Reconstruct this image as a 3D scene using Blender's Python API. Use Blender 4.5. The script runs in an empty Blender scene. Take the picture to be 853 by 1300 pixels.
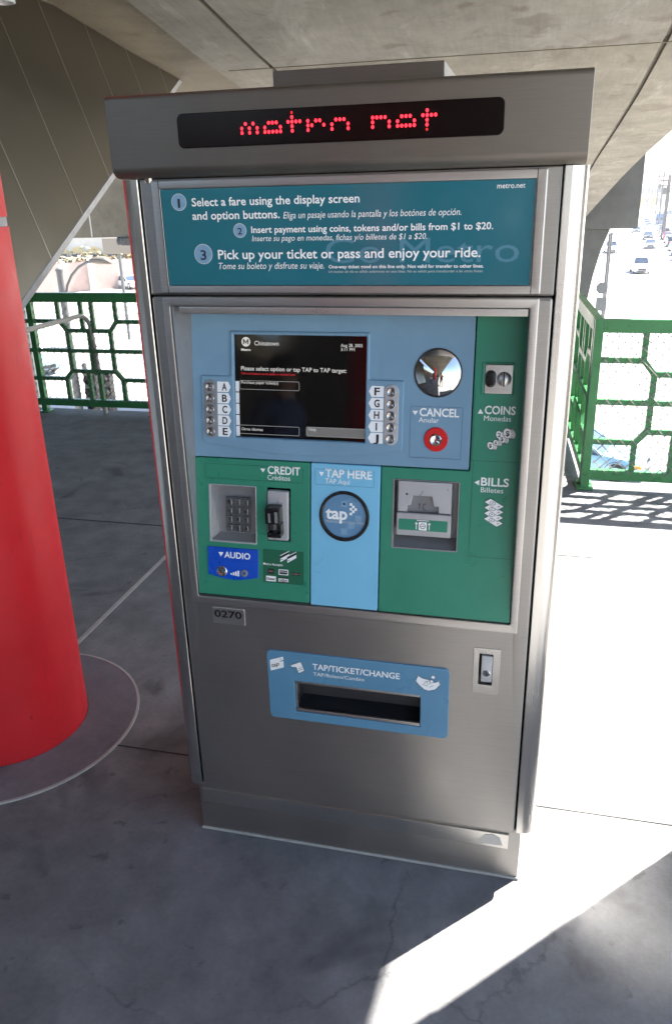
import bpy, bmesh, math, random
from mathutils import Vector, Matrix
from mathutils.geometry import tessellate_polygon
random.seed(7)
SC = bpy.context.scene
COL = SC.collection
K = 8/7                      # working unit -> metre
R = math.radians

# ------------------------------------------------------------------ camera
CAM_POS, YAW, PITCH, ROLL, FPX = (.3542, -1.4938, 1.5461), .2453, -.3717, -.0265, 1000.
fwd = Vector((-math.sin(YAW)*math.cos(PITCH), math.cos(YAW)*math.cos(PITCH), math.sin(PITCH)))
rgt = Vector((math.cos(YAW), math.sin(YAW), 0)); upv = rgt.cross(fwd)
r2 = math.cos(ROLL)*rgt + math.sin(ROLL)*upv
u2 = -math.sin(ROLL)*rgt + math.cos(ROLL)*upv
cam = bpy.data.cameras.new('camera'); camo = bpy.data.objects.new('camera', cam); COL.objects.link(camo)
mw = Matrix((r2, u2, -fwd)).transposed().to_4x4(); mw.translation = Vector(CAM_POS)*K
camo.matrix_world = mw
cam.sensor_fit = 'VERTICAL'; cam.sensor_height = 24.0; cam.lens = 24.0*FPX/1300
cam.shift_x = 0.0; cam.shift_y = -10/1300
cam.clip_start = .05; cam.clip_end = 6000
SC.camera = camo

# ------------------------------------------------------------------ sky, sun, exposure
SUN = Vector((.55, .565, 1)).normalized()
w = bpy.data.worlds.new('World'); SC.world = w; w.use_nodes = True
nt = w.node_tree; nt.nodes.clear()
sky = nt.nodes.new('ShaderNodeTexSky'); sky.sky_type = 'NISHITA'; sky.sun_disc = False
sky.sun_elevation = math.asin(SUN.z); sky.sun_rotation = math.atan2(SUN.x, SUN.y)
sky.air_density = 1.0; sky.dust_density = 1.2; sky.ozone_density = 1.0
bg = nt.nodes.new('ShaderNodeBackground'); bg.inputs[1].default_value = .07
wo = nt.nodes.new('ShaderNodeOutputWorld')
nt.links.new(sky.outputs[0], bg.inputs[0]); nt.links.new(bg.outputs[0], wo.inputs[0])
sl = bpy.data.lights.new('sun', 'SUN'); sl.energy = 5.0; sl.angle = R(.53); sl.color = (1, .955, .9)
so = bpy.data.objects.new('sun', sl); COL.objects.link(so)
so.rotation_euler = SUN.to_track_quat('Z', 'Y').to_euler(); so.location = (10, 10, 20)
SC.view_settings.view_transform = 'Standard'; SC.view_settings.look = 'None'
SC.view_settings.exposure = 2.88; SC.view_settings.gamma = 1.0
SC.view_settings.use_curve_mapping = False
SC.render.engine = 'CYCLES'
SC.cycles.use_denoising = True
SC.cycles.max_bounces = 10; SC.cycles.diffuse_bounces = 5; SC.cycles.glossy_bounces = 4
SC.cycles.sample_clamp_indirect = 6.0
SC.cycles.blur_glossy = .12; SC.cycles.caustics_reflective = True; SC.cycles.caustics_refractive = False

# ------------------------------------------------------------------ materials
def newmat(name):
    m = bpy.data.materials.new(name); m.use_nodes = True
    return m, m.node_tree, m.node_tree.nodes['Principled BSDF']
def N(t, typ, **kw):
    n = t.nodes.new(typ)
    for k, v in kw.items():
        if k.startswith('i_'): n.inputs[k[2:].replace('_', ' ')].default_value = v
        else: setattr(n, k, v)
    return n
def coords(t, scale=(1, 1, 1), rot=(0, 0, 0)):
    tc = N(t, 'ShaderNodeTexCoord'); mp = N(t, 'ShaderNodeMapping')
    mp.inputs['Scale'].default_value = scale; mp.inputs['Rotation'].default_value = rot
    t.links.new(tc.outputs['Object'], mp.inputs['Vector']); return mp.outputs[0]
def ramp(t, src, stops):
    r = N(t, 'ShaderNodeValToRGB'); e = r.color_ramp.elements
    while len(e) < len(stops): e.new(.5)
    for el, (p, c) in zip(e, stops):
        el.position = p; el.color = (c, c, c, 1) if not hasattr(c, '__len__') else (*c[:3], 1)
    t.links.new(src, r.inputs[0]); return r.outputs[0]
def mix(t, a, b, f, mode='MIX'):
    n = N(t, 'ShaderNodeMix', data_type='RGBA', blend_type=mode)
    for s, v in ((n.inputs[0], f), (n.inputs[6], a), (n.inputs[7], b)):
        if hasattr(v, 'links') or isinstance(v, bpy.types.NodeSocket): t.links.new(v, s)
        elif s == n.inputs[0]: s.default_value = v
        else: s.default_value = (*v[:3], 1)
    return n.outputs[2]
def noise(t, vec, scale, detail=4, rough=.55, dist=0):
    n = N(t, 'ShaderNodeTexNoise'); n.inputs['Scale'].default_value = scale
    n.inputs['Detail'].default_value = detail; n.inputs['Roughness'].default_value = rough
    n.inputs['Distortion'].default_value = dist
    t.links.new(vec, n.inputs['Vector']); return n.outputs[0]
def bump(t, p, h, strength=.2, dist=.01):
    b = N(t, 'ShaderNodeBump'); b.inputs['Strength'].default_value = strength
    b.inputs['Distance'].default_value = dist
    t.links.new(h, b.inputs['Height']); t.links.new(b.outputs[0], p.inputs['Normal'])

def paint(name, c, rough=.4, var=.06, scale=9, metal=0., bumps=.0, spec=.5, coat=0):
    m, t, p = newmat(name); v = coords(t)
    n = noise(t, v, scale, 5, .6)
    sm = noise(t, v, 13, 5, .65, .6)
    lo = tuple(x*(1-var) for x in c); hi = tuple(min(1, x*(1+var)) for x in c)
    t.links.new(ramp(t, n, [(.3, lo), (.7, hi)]), p.inputs['Base Color'])
    wear = min(.09, rough*.4)
    t.links.new(ramp(t, sm, [(.35, max(.02, rough-wear)), (.68, min(1, rough+wear))]), p.inputs['Roughness'])
    p.inputs['Metallic'].default_value = metal
    p.inputs['Specular IOR Level'].default_value = spec
    if coat: p.inputs['Coat Weight'].default_value = coat; p.inputs['Coat Roughness'].default_value = .08
    if bumps: bump(t, p, noise(t, v, 260, 3), bumps, .002)
    return m

def steel(name, c=(.44, .42, .395), rough=.40, grain=(1.2, 1.2, 90), aniso=.62, smudge=.09, con=1.3):
    m, t, p = newmat(name)
    g = noise(t, coords(t, grain), 10, 5, .7)
    s = noise(t, coords(t), 5.5, 5, .6)
    base = mix(t, ramp(t, g, [(.25, tuple(x*(1-.10*con) for x in c)), (.75, tuple(min(1, x*(1+.07*con)) for x in c))]),
               (.42, .41, .40), ramp(t, s, [(.55, 0.), (.8, smudge*1.6)]))
    t.links.new(base, p.inputs['Base Color'])
    add = N(t, 'ShaderNodeMath', operation='ADD')
    t.links.new(ramp(t, g, [(.2, rough-.05*con), (.8, rough+.05*con)]), add.inputs[0])
    t.links.new(ramp(t, s, [(.4, 0.), (.75, smudge)]), add.inputs[1])
    t.links.new(add.outputs[0], p.inputs['Roughness'])
    p.inputs['Metallic'].default_value = 1
    p.inputs['Anisotropic'].default_value = aniso
    if aniso:
        tg = N(t, 'ShaderNodeCombineXYZ'); tg.inputs[2].default_value = 1.0
        t.links.new(tg.outputs[0], p.inputs['Tangent'])
    bump(t, p, g, .05*con, .002)
    return m

def concrete(name, lo, hi, stain, scale=1., cracks=0., rough=.85, spots=.5, boards=None, blot=None, mott=.5):
    m, t, p = newmat(name); v = coords(t)
    big = noise(t, v, .9*scale, 6, .62, .4); mid = noise(t, v, 5*scale, 6, .65); fine = noise(t, v, 70*scale, 4, .7)
    c = ramp(t, big, [(.3, lo), (.7, hi)])
    c = mix(t, c, ramp(t, mid, [(.3, .55), (.7, 1.25)]), mott, 'MULTIPLY')
    c = mix(t, c, ramp(t, fine, [(.3, .8), (.7, 1.2)]), .35, 'MULTIPLY')
    sp = noise(t, v, 2.6*scale, 3, .5, .8)
    c = mix(t, c, stain, ramp(t, sp, [(.60, 0.), (.70, spots)]))
    sp2 = noise(t, v, 16*scale, 3, .5, .4)
    c = mix(t, c, stain, ramp(t, sp2, [(.66, 0.), (.73, spots*.7)]))
    if blot:                                   # pale lime bloom
        bl = noise(t, coords(t, (1.6, .5, 1)), 1.5*scale, 7, .7, .7)
        c = mix(t, c, blot, ramp(t, bl, [(.55, 0.), (.75, .6)]))
    h = fine
    if boards:
        wv = noise(t, coords(t, boards), 3, 4, .7)
        c = mix(t, c, ramp(t, wv, [(.3, .8), (.7, 1.15)]), .5, 'MULTIPLY')
    if cracks:
        dv = N(t, 'ShaderNodeVectorMath', operation='MULTIPLY_ADD')
        nn = N(t, 'ShaderNodeTexNoise'); nn.inputs['Scale'].default_value = 3.2; nn.inputs['Detail'].default_value = 6
        nn.inputs['Roughness'].default_value = .7
        t.links.new(v, nn.inputs['Vector']); t.links.new(nn.outputs['Color'], dv.inputs[0])
        dv.inputs[1].default_value = (.16, .16, .16); t.links.new(v, dv.inputs[2])
        vo = N(t, 'ShaderNodeTexVoronoi', feature='DISTANCE_TO_EDGE'); vo.inputs['Scale'].default_value = .95
        t.links.new(dv.outputs[0], vo.inputs['Vector'])
        line = ramp(t, vo.outputs['Distance'], [(.0, 1.), (.0055, 0.)])
        gate = ramp(t, noise(t, v, 1.3, 2), [(.46, 0.), (.60, cracks)])
        f = N(t, 'ShaderNodeMath', operation='MULTIPLY'); t.links.new(line, f.inputs[0]); t.links.new(gate, f.inputs[1])
        c = mix(t, c, tuple(x*.35 for x in stain), f.outputs[0])
    t.links.new(c, p.inputs['Base Color']); p.inputs['Roughness'].default_value = rough
    p.inputs['Specular IOR Level'].default_value = .3
    bump(t, p, h, .25, .004)
    return m

def scuffed(name, c, dark, rough=.42):
    m, t, p = newmat(name); v = coords(t)
    base = ramp(t, noise(t, v, 3.5, 6, .65), [(.3, tuple(x*.90 for x in c)), (.7, tuple(min(1, x*1.08) for x in c))])
    sc = noise(t, coords(t, (7, 7, 1.1)), 5.5, 5, .7, .3)
    base = mix(t, base, dark, ramp(t, sc, [(.63, 0.), (.72, .40)]))
    nk = noise(t, v, 34, 3, .5); base = mix(t, base, dark, ramp(t, nk, [(.74, 0.), (.78, .55)]))
    t.links.new(base, p.inputs['Base Color'])
    t.links.new(ramp(t, noise(t, v, 9, 5), [(.3, rough-.1), (.7, rough+.12)]), p.inputs['Roughness'])
    p.inputs['Specular IOR Level'].default_value = .32
    bump(t, p, noise(t, v, 55, 4), .10, .002); return m

def emit(name, c, s):
    m, t, p = newmat(name)
    p.inputs['Base Color'].default_value = (*[x*.3 for x in c], 1)
    p.inputs['Emission Color'].default_value = (*c, 1); p.inputs['Emission Strength'].default_value = s
    return m
def ledpanel():
    m, t, p = newmat('led_dot_panel')
    tc = N(t, 'ShaderNodeTexCoord'); sep = N(t, 'ShaderNodeSeparateXYZ'); t.links.new(tc.outputs['Object'], sep.inputs[0])
    def cell(sock, pitch):
        a = N(t, 'ShaderNodeMath', operation='DIVIDE'); t.links.new(sock, a.inputs[0]); a.inputs[1].default_value = pitch
        b = N(t, 'ShaderNodeMath', operation='FRACT'); t.links.new(a.outputs[0], b.inputs[0])
        c = N(t, 'ShaderNodeMath', operation='SUBTRACT'); t.links.new(b.outputs[0], c.inputs[0]); c.inputs[1].default_value = .5
        d = N(t, 'ShaderNodeMath', operation='ABSOLUTE'); t.links.new(c.outputs[0], d.inputs[0]); return d.outputs[0]
    mx = N(t, 'ShaderNodeMath', operation='MAXIMUM'); t.links.new(cell(sep.outputs['X'], .00745), mx.inputs[0]); t.links.new(cell(sep.outputs['Z'], .0080), mx.inputs[1])
    t.links.new(ramp(t, mx.outputs[0], [(.26, (.0085, .0012, .0012)), (.38, (.0014, .0008, .0008))]), p.inputs['Base Color'])
    p.inputs['Roughness'].default_value = .2; p.inputs['Specular IOR Level'].default_value = .25
    return m

M = dict(
    steel=steel('brushed_steel'),
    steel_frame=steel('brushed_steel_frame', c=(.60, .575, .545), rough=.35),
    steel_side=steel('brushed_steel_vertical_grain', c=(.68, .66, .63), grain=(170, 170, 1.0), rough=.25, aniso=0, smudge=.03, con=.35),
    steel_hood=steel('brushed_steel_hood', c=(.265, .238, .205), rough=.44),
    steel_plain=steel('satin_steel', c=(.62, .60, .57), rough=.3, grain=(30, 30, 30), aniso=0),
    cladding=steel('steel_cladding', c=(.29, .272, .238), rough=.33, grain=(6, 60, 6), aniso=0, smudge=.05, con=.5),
    chrome=paint('polished_mirror', (.66, .65, .63), .03, .01, metal=1),
    dark_metal=paint('dark_metal', (.05, .05, .055), .45, .1, metal=.6),
    grey_metal=paint('grey_cast_metal', (.25, .25, .255), .45, .12, metal=.25, bumps=.15),
    silver=paint('silver_plastic', (.50, .50, .51), .35, .05, metal=.35),
    bezel=paint('slate_blue_plastic', (.175, .310, .430), .38, .05, bumps=.06),
    green=paint('green_plastic', (.030, .235, .145), .36, .06, bumps=.06),
    green_dark=paint('dark_green_decal', (.012, .120, .062), .4, .05),
    tapblue=paint('sky_blue_plastic', (.20, .52, .74), .36, .04, bumps=.06),
    taptarget=paint('steel_blue_plastic', (.130, .275, .435), .25, .05),
    tapsq=paint('pale_square_ink', (.20, .35, .50), .3, .05),
    plate=paint('tray_blue_plastic', (.105, .260, .40), .35, .05, bumps=.05),
    audio=paint('royal_blue_plastic', (.004, .075, .52), .3, .06),
    teal=paint('teal_sign_face', (.020, .150, .195), .16, .05, scale=3, coat=.4),
    teal_pale=paint('faint_teal_ink', (.085, .235, .31), .2, .03),
    white=paint('white_ink', (.90, .91, .90), .4, .02),
    white_soft=paint('soft_white_ink', (.52, .58, .58), .4, .02),
    label=paint('white_label', (.88, .89, .90), .35, .02),
    ink=paint('black_ink', (.012, .012, .013), .4, .05),
    red=paint('red_button_ring', (.62, .012, .012), .3, .05),
    black=paint('black_plastic', (.009, .009, .010), .25, .1),
    void=paint('dark_interior', (.010, .010, .011), .7, .1),
    screen=paint('black_screen_glass', (.006, .0055, .0055), .06, .05),
    scr_text=emit('screen_white_text', (.80, .78, .74), .085),
    scr_dim=emit('screen_grey_line', (.5, .5, .47), .045),
    scr_red=emit('screen_red_text', (.8, .02, .03), .06),
    scr_help=emit('screen_grey_button', (.30, .29, .28), .035),
    led=emit('lit_red_led', (1., .016, .03), .75),
    led_dim=emit('fading_red_led', (1., .015, .02), .16),
    ledbg=ledpanel(),
    floor=concrete('platform_concrete', (.155, .157, .160), (.225, .225, .224), (.070, .070, .071), 1.0, .38, .8, .7, None, None, .75),
    floor_ring=concrete('collar_concrete', (.165, .153, .165), (.215, .202, .215), (.09, .084, .09), 1.2, 0, .8, .45),
    joint=paint('joint_sealant', (.42, .40, .36), .8, .12, 20),
    joint_dark=paint('dark_joint', (.045, .044, .043), .9, .1),
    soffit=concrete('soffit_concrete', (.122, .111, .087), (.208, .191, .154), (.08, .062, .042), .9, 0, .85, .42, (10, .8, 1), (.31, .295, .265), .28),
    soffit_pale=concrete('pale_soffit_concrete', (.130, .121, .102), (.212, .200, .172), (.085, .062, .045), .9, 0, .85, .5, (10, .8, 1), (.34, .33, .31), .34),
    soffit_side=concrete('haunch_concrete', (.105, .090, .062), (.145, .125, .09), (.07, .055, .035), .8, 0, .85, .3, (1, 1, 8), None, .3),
    groove=paint('dark_brown_groove', (.10, .085, .065), .9, .15),  # grooves coloured darker brown than the soffit around them
    cap=concrete('cap_concrete', (.066, .067, .061), (.090, .089, .080), (.06, .058, .05), .3, 0, .85, .3),
    col_band=paint('grey_band', (.30, .30, .30), .5, .05),
    rail=paint('green_railing_paint', (.045, .215, .070), .35, .1, 14, bumps=.08),
    wire=paint('galvanised_wire', (.22, .20, .195), .5, .05),
    pole=paint('galvanised_pole', (.11, .115, .115), .5, .1, metal=.4),
    road=concrete('road_concrete', (.34, .33, .315), (.42, .41, .39), (.26, .25, .24), .12, 0, .9, .3),
    ground=concrete('dry_ground', (.30, .28, .25), (.38, .35, .31), (.25, .23, .19), .05, 0, .9, .3),
    mark=paint('road_paint', (.75, .74, .70), .7, .1, 6),
    wall=concrete('pink_wall', (.40, .29, .25), (.47, .36, .32), (.34, .25, .21), .1, 0, .9, .3),
    ochre=paint('ochre_paint', (.60, .44, .20), .6, .1),
    cream=paint('cream_plaster', (.55, .52, .46), .7, .08, 1),
    glass=paint('window_glass', (.03, .05, .08), .08, .1),
    rubber=paint('tyre_rubber', (.015, .015, .016), .8, .1),
    leaf=paint('foliage', (.07, .085, .03), .8, .3, 3),
    bark=paint('bark', (.10, .075, .05), .9, .2),
    amber=paint('amber_lens', (.75, .22, .02), .2, .05),
    lens=paint('clear_lens', (.6, .6, .6), .1, .05),
    lampgrey=paint('lamp_head_paint', (.10, .09, .07), .5, .1),
    wood=paint('weathered_pole_wood', (.10, .085, .07), .85, .2),
)
M.update(tan_facing=concrete('tan_facing_concrete', (.090, .076, .050), (.125, .108, .075), (.06, .05, .03), .5, 0, .85, .3, (1, 1, 9)), lens_green=paint('unlit_green_lens', (.01, .03, .02), .3, .05), lens_amber=paint('unlit_amber_lens', (.05, .025, .008), .3, .05), lens_red=paint('unlit_red_lens', (.05, .008, .008), .3, .05), column=scuffed('red_column_paint', (.66, .022, .028), (.24, .012, .016)), rail_steel=paint('handrail_steel', (.50, .46, .41), .4, .08, metal=.5), board_tan=paint('tan_board', (.20, .17, .13), .7, .06, 1), button_steel=paint('button_steel', (.40, .385, .37), .22, .06, metal=1), bezel_line=paint('engraved_blue_line', (.075, .13, .21), .5, .03), green_line=paint('engraved_green_line', (.010, .095, .052), .5, .03),
    tap_line=paint('engraved_sky_line', (.09, .24, .38), .5, .03), audio_line=paint('engraved_royal_line', (.003, .05, .36), .5, .03),
    dullred=paint('dull_red_ink', (.22, .10, .11), .5, .03), dark_plate=paint('keypad_plate_metal', (.105, .108, .112), .5, .08, metal=.3),
    silver_key=paint('key_metal', (.19, .195, .20), .3, .05, metal=.7))
def carpaint(n, c): M[n] = paint(n, c, .25, .02, coat=.6)
carpaint('car_white', (.70, .70, .69)); carpaint('car_silver', (.38, .40, .42)); carpaint('car_ice_blue', (.22, .40, .52))
carpaint('car_navy', (.03, .06, .10)); carpaint('car_dark', (.03, .035, .04)); carpaint('car_red', (.30, .03, .03)); carpaint('van_blue', (.03, .12, .35))

# ------------------------------------------------------------------ mesh builder
def S3(p): return Vector(p)
class MB:
    def __init__(s): s.v = []; s.f = []; s.m = []
    def add(s, vs, fs, mi=0):
        b = len(s.v); s.v += [tuple(x) for x in vs]
        for f in fs: s.f.append(tuple(b+i for i in f)); s.m.append(mi)
    def box(s, x0, x1, y0, y1, z0, z1, mi=0):
        s.add([(x0,y0,z0),(x1,y0,z0),(x1,y1,z0),(x0,y1,z0),(x0,y0,z1),(x1,y0,z1),(x1,y1,z1),(x0,y1,z1)],
              [(0,3,2,1),(4,5,6,7),(0,1,5,4),(1,2,6,5),(2,3,7,6),(3,0,4,7)], mi)
    def beam(s, a, b, w, d, side=(0, 1, 0), mi=0):
        a, b = S3(a), S3(b); t = (b-a).normalized(); n = S3(side); n = (n - t*n.dot(t)).normalized(); o = t.cross(n)
        vs = []
        for p in (a, b):
            for i, j in ((-1,-1),(1,-1),(1,1),(-1,1)): vs.append(p+o*(w/2*i)+n*(d/2*j))
        s.add(vs, [(0,1,2,3),(7,6,5,4),(0,4,5,1),(1,5,6,2),(2,6,7,3),(3,7,4,0)], mi)
    def tube(s, pts, r, n=8, mi=0, caps=True):
        pts = [S3(p) for p in pts]; rings = []; rs = r if hasattr(r, '__len__') else [r]*len(pts)
        t0 = (pts[1]-pts[0]).normalized(); ref = Vector((0,0,1)) if abs(t0.z) < .9 else Vector((1,0,0))
        u = t0.cross(ref).normalized()
        for i, p in enumerate(pts):
            t = (pts[min(i+1, len(pts)-1)]-pts[max(i-1, 0)]).normalized()
            u = (u - t*u.dot(t)).normalized(); w_ = t.cross(u)
            rings.append([p+u*(rs[i]*math.cos(2*math.pi*k/n))+w_*(rs[i]*math.sin(2*math.pi*k/n)) for k in range(n)])
        vs = [q for rg in rings for q in rg]; fs = []
        for i in range(len(pts)-1):
            for k in range(n): fs.append((i*n+k, i*n+(k+1)%n, (i+1)*n+(k+1)%n, (i+1)*n+k))
        if caps: fs.append(tuple(range(n-1, -1, -1))); fs.append(tuple((len(pts)-1)*n+k for k in range(n)))
        s.add(vs, fs, mi)
    def lathe(s, prof, c=(0, 0, 0), F=None, n=32, mi=0, cap=True):
        # prof: (radius, height); F maps (a, b, h) -> 3D, default vertical axis
        F = F or (lambda a, b, h: (c[0]+a, c[1]+b, c[2]+h)); vs = []; fs = []
        for r, h in prof:
            for k in range(n): vs.append(F(r*math.cos(2*math.pi*k/n), r*math.sin(2*math.pi*k/n), h))
        for i in range(len(prof)-1):
            for k in range(n): fs.append((i*n+k, i*n+(k+1)%n, (i+1)*n+(k+1)%n, (i+1)*n+k))
        if cap: fs.append(tuple((len(prof)-1)*n+k for k in range(n)))
        s.add(vs, fs, mi)
    def extrude(s, prof, a, b, F, mi=0, caps=True):
        # prof: list of (p, q); F(p, q, t) -> 3D; swept from t=a to t=b
        n = len(prof); vs = [F(p, q, a) for p, q in prof]+[F(p, q, b) for p, q in prof]
        fs = [(i, (i+1) % n, n+(i+1) % n, n+i) for i in range(n)]
        if caps: fs += [tuple(range(n-1, -1, -1)), tuple(range(n, 2*n))]
        s.add(vs, fs, mi)
    def plate(s, outer, holes=(), F=None, h1=0., h0=-.01, b=.0015, mi=0, side_mi=None):
        # flat plate facing +h, rounded-over edge of width b, side walls down to h0
        side_mi = mi if side_mi is None else side_mi
        loops = [ccw(outer)]+[ccw(h)[::-1] for h in holes]
        ins = [inset(l, b) for l in loops]
        flat = [[Vector((p[0], p[1], 0)) for p in l] for l in ins]
        allp = [p for l in ins for p in l]; tri = tessellate_polygon(flat)
        fs = []
        for t_ in tri:
            a_, b_, c_ = (allp[i] for i in t_)
            ar = (b_[0]-a_[0])*(c_[1]-a_[1])-(b_[1]-a_[1])*(c_[0]-a_[0])
            fs.append(tuple(t_) if ar > 0 else tuple(reversed(t_)))
        s.add([F(p[0], p[1], h1) for p in allp], fs, mi)
        for l, il in zip(loops, ins):
            n = len(l)
            mid = inset(l, b*.3)
            vs = [F(*p, h1) for p in il]+[F(*p, h1-b*.3) for p in mid]+[F(*p, h1-b) for p in l]+[F(*p, h0) for p in l]
            fs = []; 
            for r_ in range(3):
                for i in range(n): fs.append((r_*n+i, (r_+1)*n+i, (r_+1)*n+(i+1) % n, r_*n+(i+1) % n))
            s.add(vs, fs[:2*n], mi); 
            b0 = len(s.v)-4*n
            for f in fs[2*n:]: s.f.append(tuple(b0+i for i in f)); s.m.append(side_mi)
    def build(s, name, mats, parent=None, origin=(0, 0, 0), bevel=0, smooth=True, k=None, fix=True):
        k = K if k is None else k
        me = bpy.data.meshes.new(name); o3 = Vector(origin)
        me.from_pydata([tuple((Vector(p)-o3)*k) for p in s.v], [], s.f)
        mats = mats if isinstance(mats, (list, tuple)) else [mats]
        for m in mats: me.materials.append(M[m] if isinstance(m, str) else m)
        me.polygons.foreach_set('material_index', s.m)
        if fix or bevel:
            bm = bmesh.new(); bm.from_mesh(me)
            if fix:
                bmesh.ops.remove_doubles(bm, verts=bm.verts, dist=1e-6)
                bmesh.ops.recalc_face_normals(bm, faces=bm.faces)
            if bevel:
                es = [e for e in bm.edges if len(e.link_faces) == 2 and e.calc_face_angle(0) > .6]
                bmesh.ops.bevel(bm, geom=es, offset=bevel*k, segments=2, profile=.5, affect='EDGES', clamp_overlap=True)
            bm.to_mesh(me); bm.free()
        if smooth:
            me.polygons.foreach_set('use_smooth', [True]*len(me.polygons)); me.set_sharp_from_angle(angle=R(32))
        ob = bpy.data.objects.new(name, me); COL.objects.link(ob)
        if smooth:
            wn_ = ob.modifiers.new('weighted_normal', 'WEIGHTED_NORMAL'); wn_.mode = 'FACE_AREA'; wn_.weight = 100; wn_.keep_sharp = True; wn_.thresh = .01
        if parent: ob.parent = parent
        else: ob.location = o3*K
        return ob

def area(l): return sum(l[i][0]*l[(i+1) % len(l)][1]-l[(i+1) % len(l)][0]*l[i][1] for i in range(len(l)))/2
def ccw(l): return list(l) if area(l) > 0 else list(l)[::-1]
def inset(l, d):
    n = len(l); out = []
    for i in range(n):
        p, q, r_ = Vector(l[i-1]), Vector(l[i]), Vector(l[(i+1) % n])
        a = (q-p).normalized(); b = (r_-q).normalized()
        na, nb = Vector((-a.y, a.x)), Vector((-b.y, b.x)); nn = na+nb
        if nn.length < 1e-6: nn = na
        nn.normalize(); c = max(.35, nn.dot(na)); out.append(tuple(q+nn*(d/c)))
    return out
def rrect(x0, x1, z0, z1, r=.004, n=4):
    if r <= 0: return [(x0,z0),(x1,z0),(x1,z1),(x0,z1)]
    pts = []
    for cx, cz, a0 in ((x1-r, z0+r, -90), (x1-r, z1-r, 0), (x0+r, z1-r, 90), (x0+r, z0+r, 180)):
        for i in range(n+1):
            a = R(a0+90*i/n); pts.append((cx+r*math.cos(a), cz+r*math.sin(a)))
    return pts
def circ(cx, cz, r, n=40): return [(cx+r*math.cos(2*math.pi*i/n), cz+r*math.sin(2*math.pi*i/n)) for i in range(n)]
def rpoly(pts, r, n=4):          # polygon with rounded corners
    pts = ccw(pts); out = []; L = len(pts)
    for i in range(L):
        p, q, s = Vector(pts[i-1]), Vector(pts[i]), Vector(pts[(i+1) % L])
        d1 = (p-q).normalized(); d2 = (s-q).normalized(); rr = min(r, (p-q).length*.45, (s-q).length*.45)
        a, b = q+d1*rr, q+d2*rr
        for k in range(n+1):
            t = k/n; out.append(tuple(a*(1-t)**2+q*2*t*(1-t)+b*t*t))
    return out

def FD(x, z, h): return (x, -h, z)                                  # door plane
def FP(x, z, h): return (x, .1523*(z-.72)-h, z)                     # leaning control panel
_cap = {}
def text_mesh(s, bold, italic):
    cu = bpy.data.curves.new('lettering', 'FONT'); cu.body = s; cu.resolution_u = 3; cu.offset = bold; cu.shear = italic
    o = bpy.data.objects.new('lettering', cu); COL.objects.link(o)
    dg = bpy.context.evaluated_depsgraph_get()
    me = bpy.data.meshes.new_from_object(o.evaluated_get(dg))
    vs = [tuple(v.co) for v in me.vertices]; fs = [tuple(p.vertices) for p in me.polygons]
    bpy.data.objects.remove(o); bpy.data.curves.remove(cu); bpy.data.meshes.remove(me)
    return vs, fs
class Ink(MB):
    """flat printing on a surface F at height h"""
    def __init__(s, F, h): super().__init__(); s.F = F; s.h = h
    def text(s, st, p0, p1, cap, mi=0, bold=0., italic=0., dh=0., level=True):
        vs, fs = text_mesh(st, bold, italic)
        x0 = min(v[0] for v in vs); x1 = max(v[0] for v in vs); W = p1[0]-p0[0]; kx = W/(x1-x0); kz = cap/.682
        dz = 0 if level else (p1[1]-p0[1])/W; zb = (p0[1]+p1[1])/2 if level else p0[1]
        out = []
        for v in vs:
            X = (v[0]-x0)*kx; out.append(s.F(p0[0]+X, zb+dz*X+v[1]*kz, s.h+dh))
        s.add(out, fs, mi)
    def poly(s, pts, mi=0, dh=0.):
        pts = ccw(pts); tri = tessellate_polygon([[Vector((*p, 0)) for p in pts]])
        fs = []
        for t_ in tri:
            a_, b_, c_ = (pts[i] for i in t_); ar = (b_[0]-a_[0])*(c_[1]-a_[1])-(b_[1]-a_[1])*(c_[0]-a_[0])
            fs.append(tuple(t_) if ar > 0 else tuple(reversed(t_)))
        s.add([s.F(*p, s.h+dh) for p in pts], fs, mi)
    def line(s, a, b, wd, mi=0, dh=0.):
        a, b = Vector(a), Vector(b); t = (b-a).normalized(); n = Vector((-t.y, t.x))*wd/2
        s.poly([tuple(a+n), tuple(a-n), tuple(b-n), tuple(b+n)], mi, dh)
    def outline(s, pts, wd, mi=0, dh=0.):
        pts = ccw(pts); q = inset(pts, wd); n = len(pts)
        s.add([s.F(*p, s.h+dh) for p in pts]+[s.F(*p, s.h+dh) for p in q], [(i, (i+1) % n, n+(i+1) % n, n+i) for i in range(n)], mi)
    def build(s, name, mats, parent=None, **kw):
        return super().build(name, mats, parent, smooth=False, fix=False, **kw)

def thing(name, label, cat, loc=(0, 0, 0), rz=0, group=None, k=None):
    o = bpy.data.objects.new(name, None); COL.objects.link(o); o.empty_display_size = .2
    o.location = Vector(loc)*K; o.rotation_euler = (0, 0, rz); tag(o, label, cat, group); return o
def tag(o, label=None, cat=None, group=None, kind=None):
    if label: o['label'] = label
    if cat: o['category'] = cat
    if group: o['group'] = group
    if kind: o['kind'] = kind
    return o
def copy_tree(o, parent=None):
    c = o.copy(); COL.objects.link(c)
    if parent: c.parent = parent
    for ch in list(o.children): copy_tree(ch, c)
    return c

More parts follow.
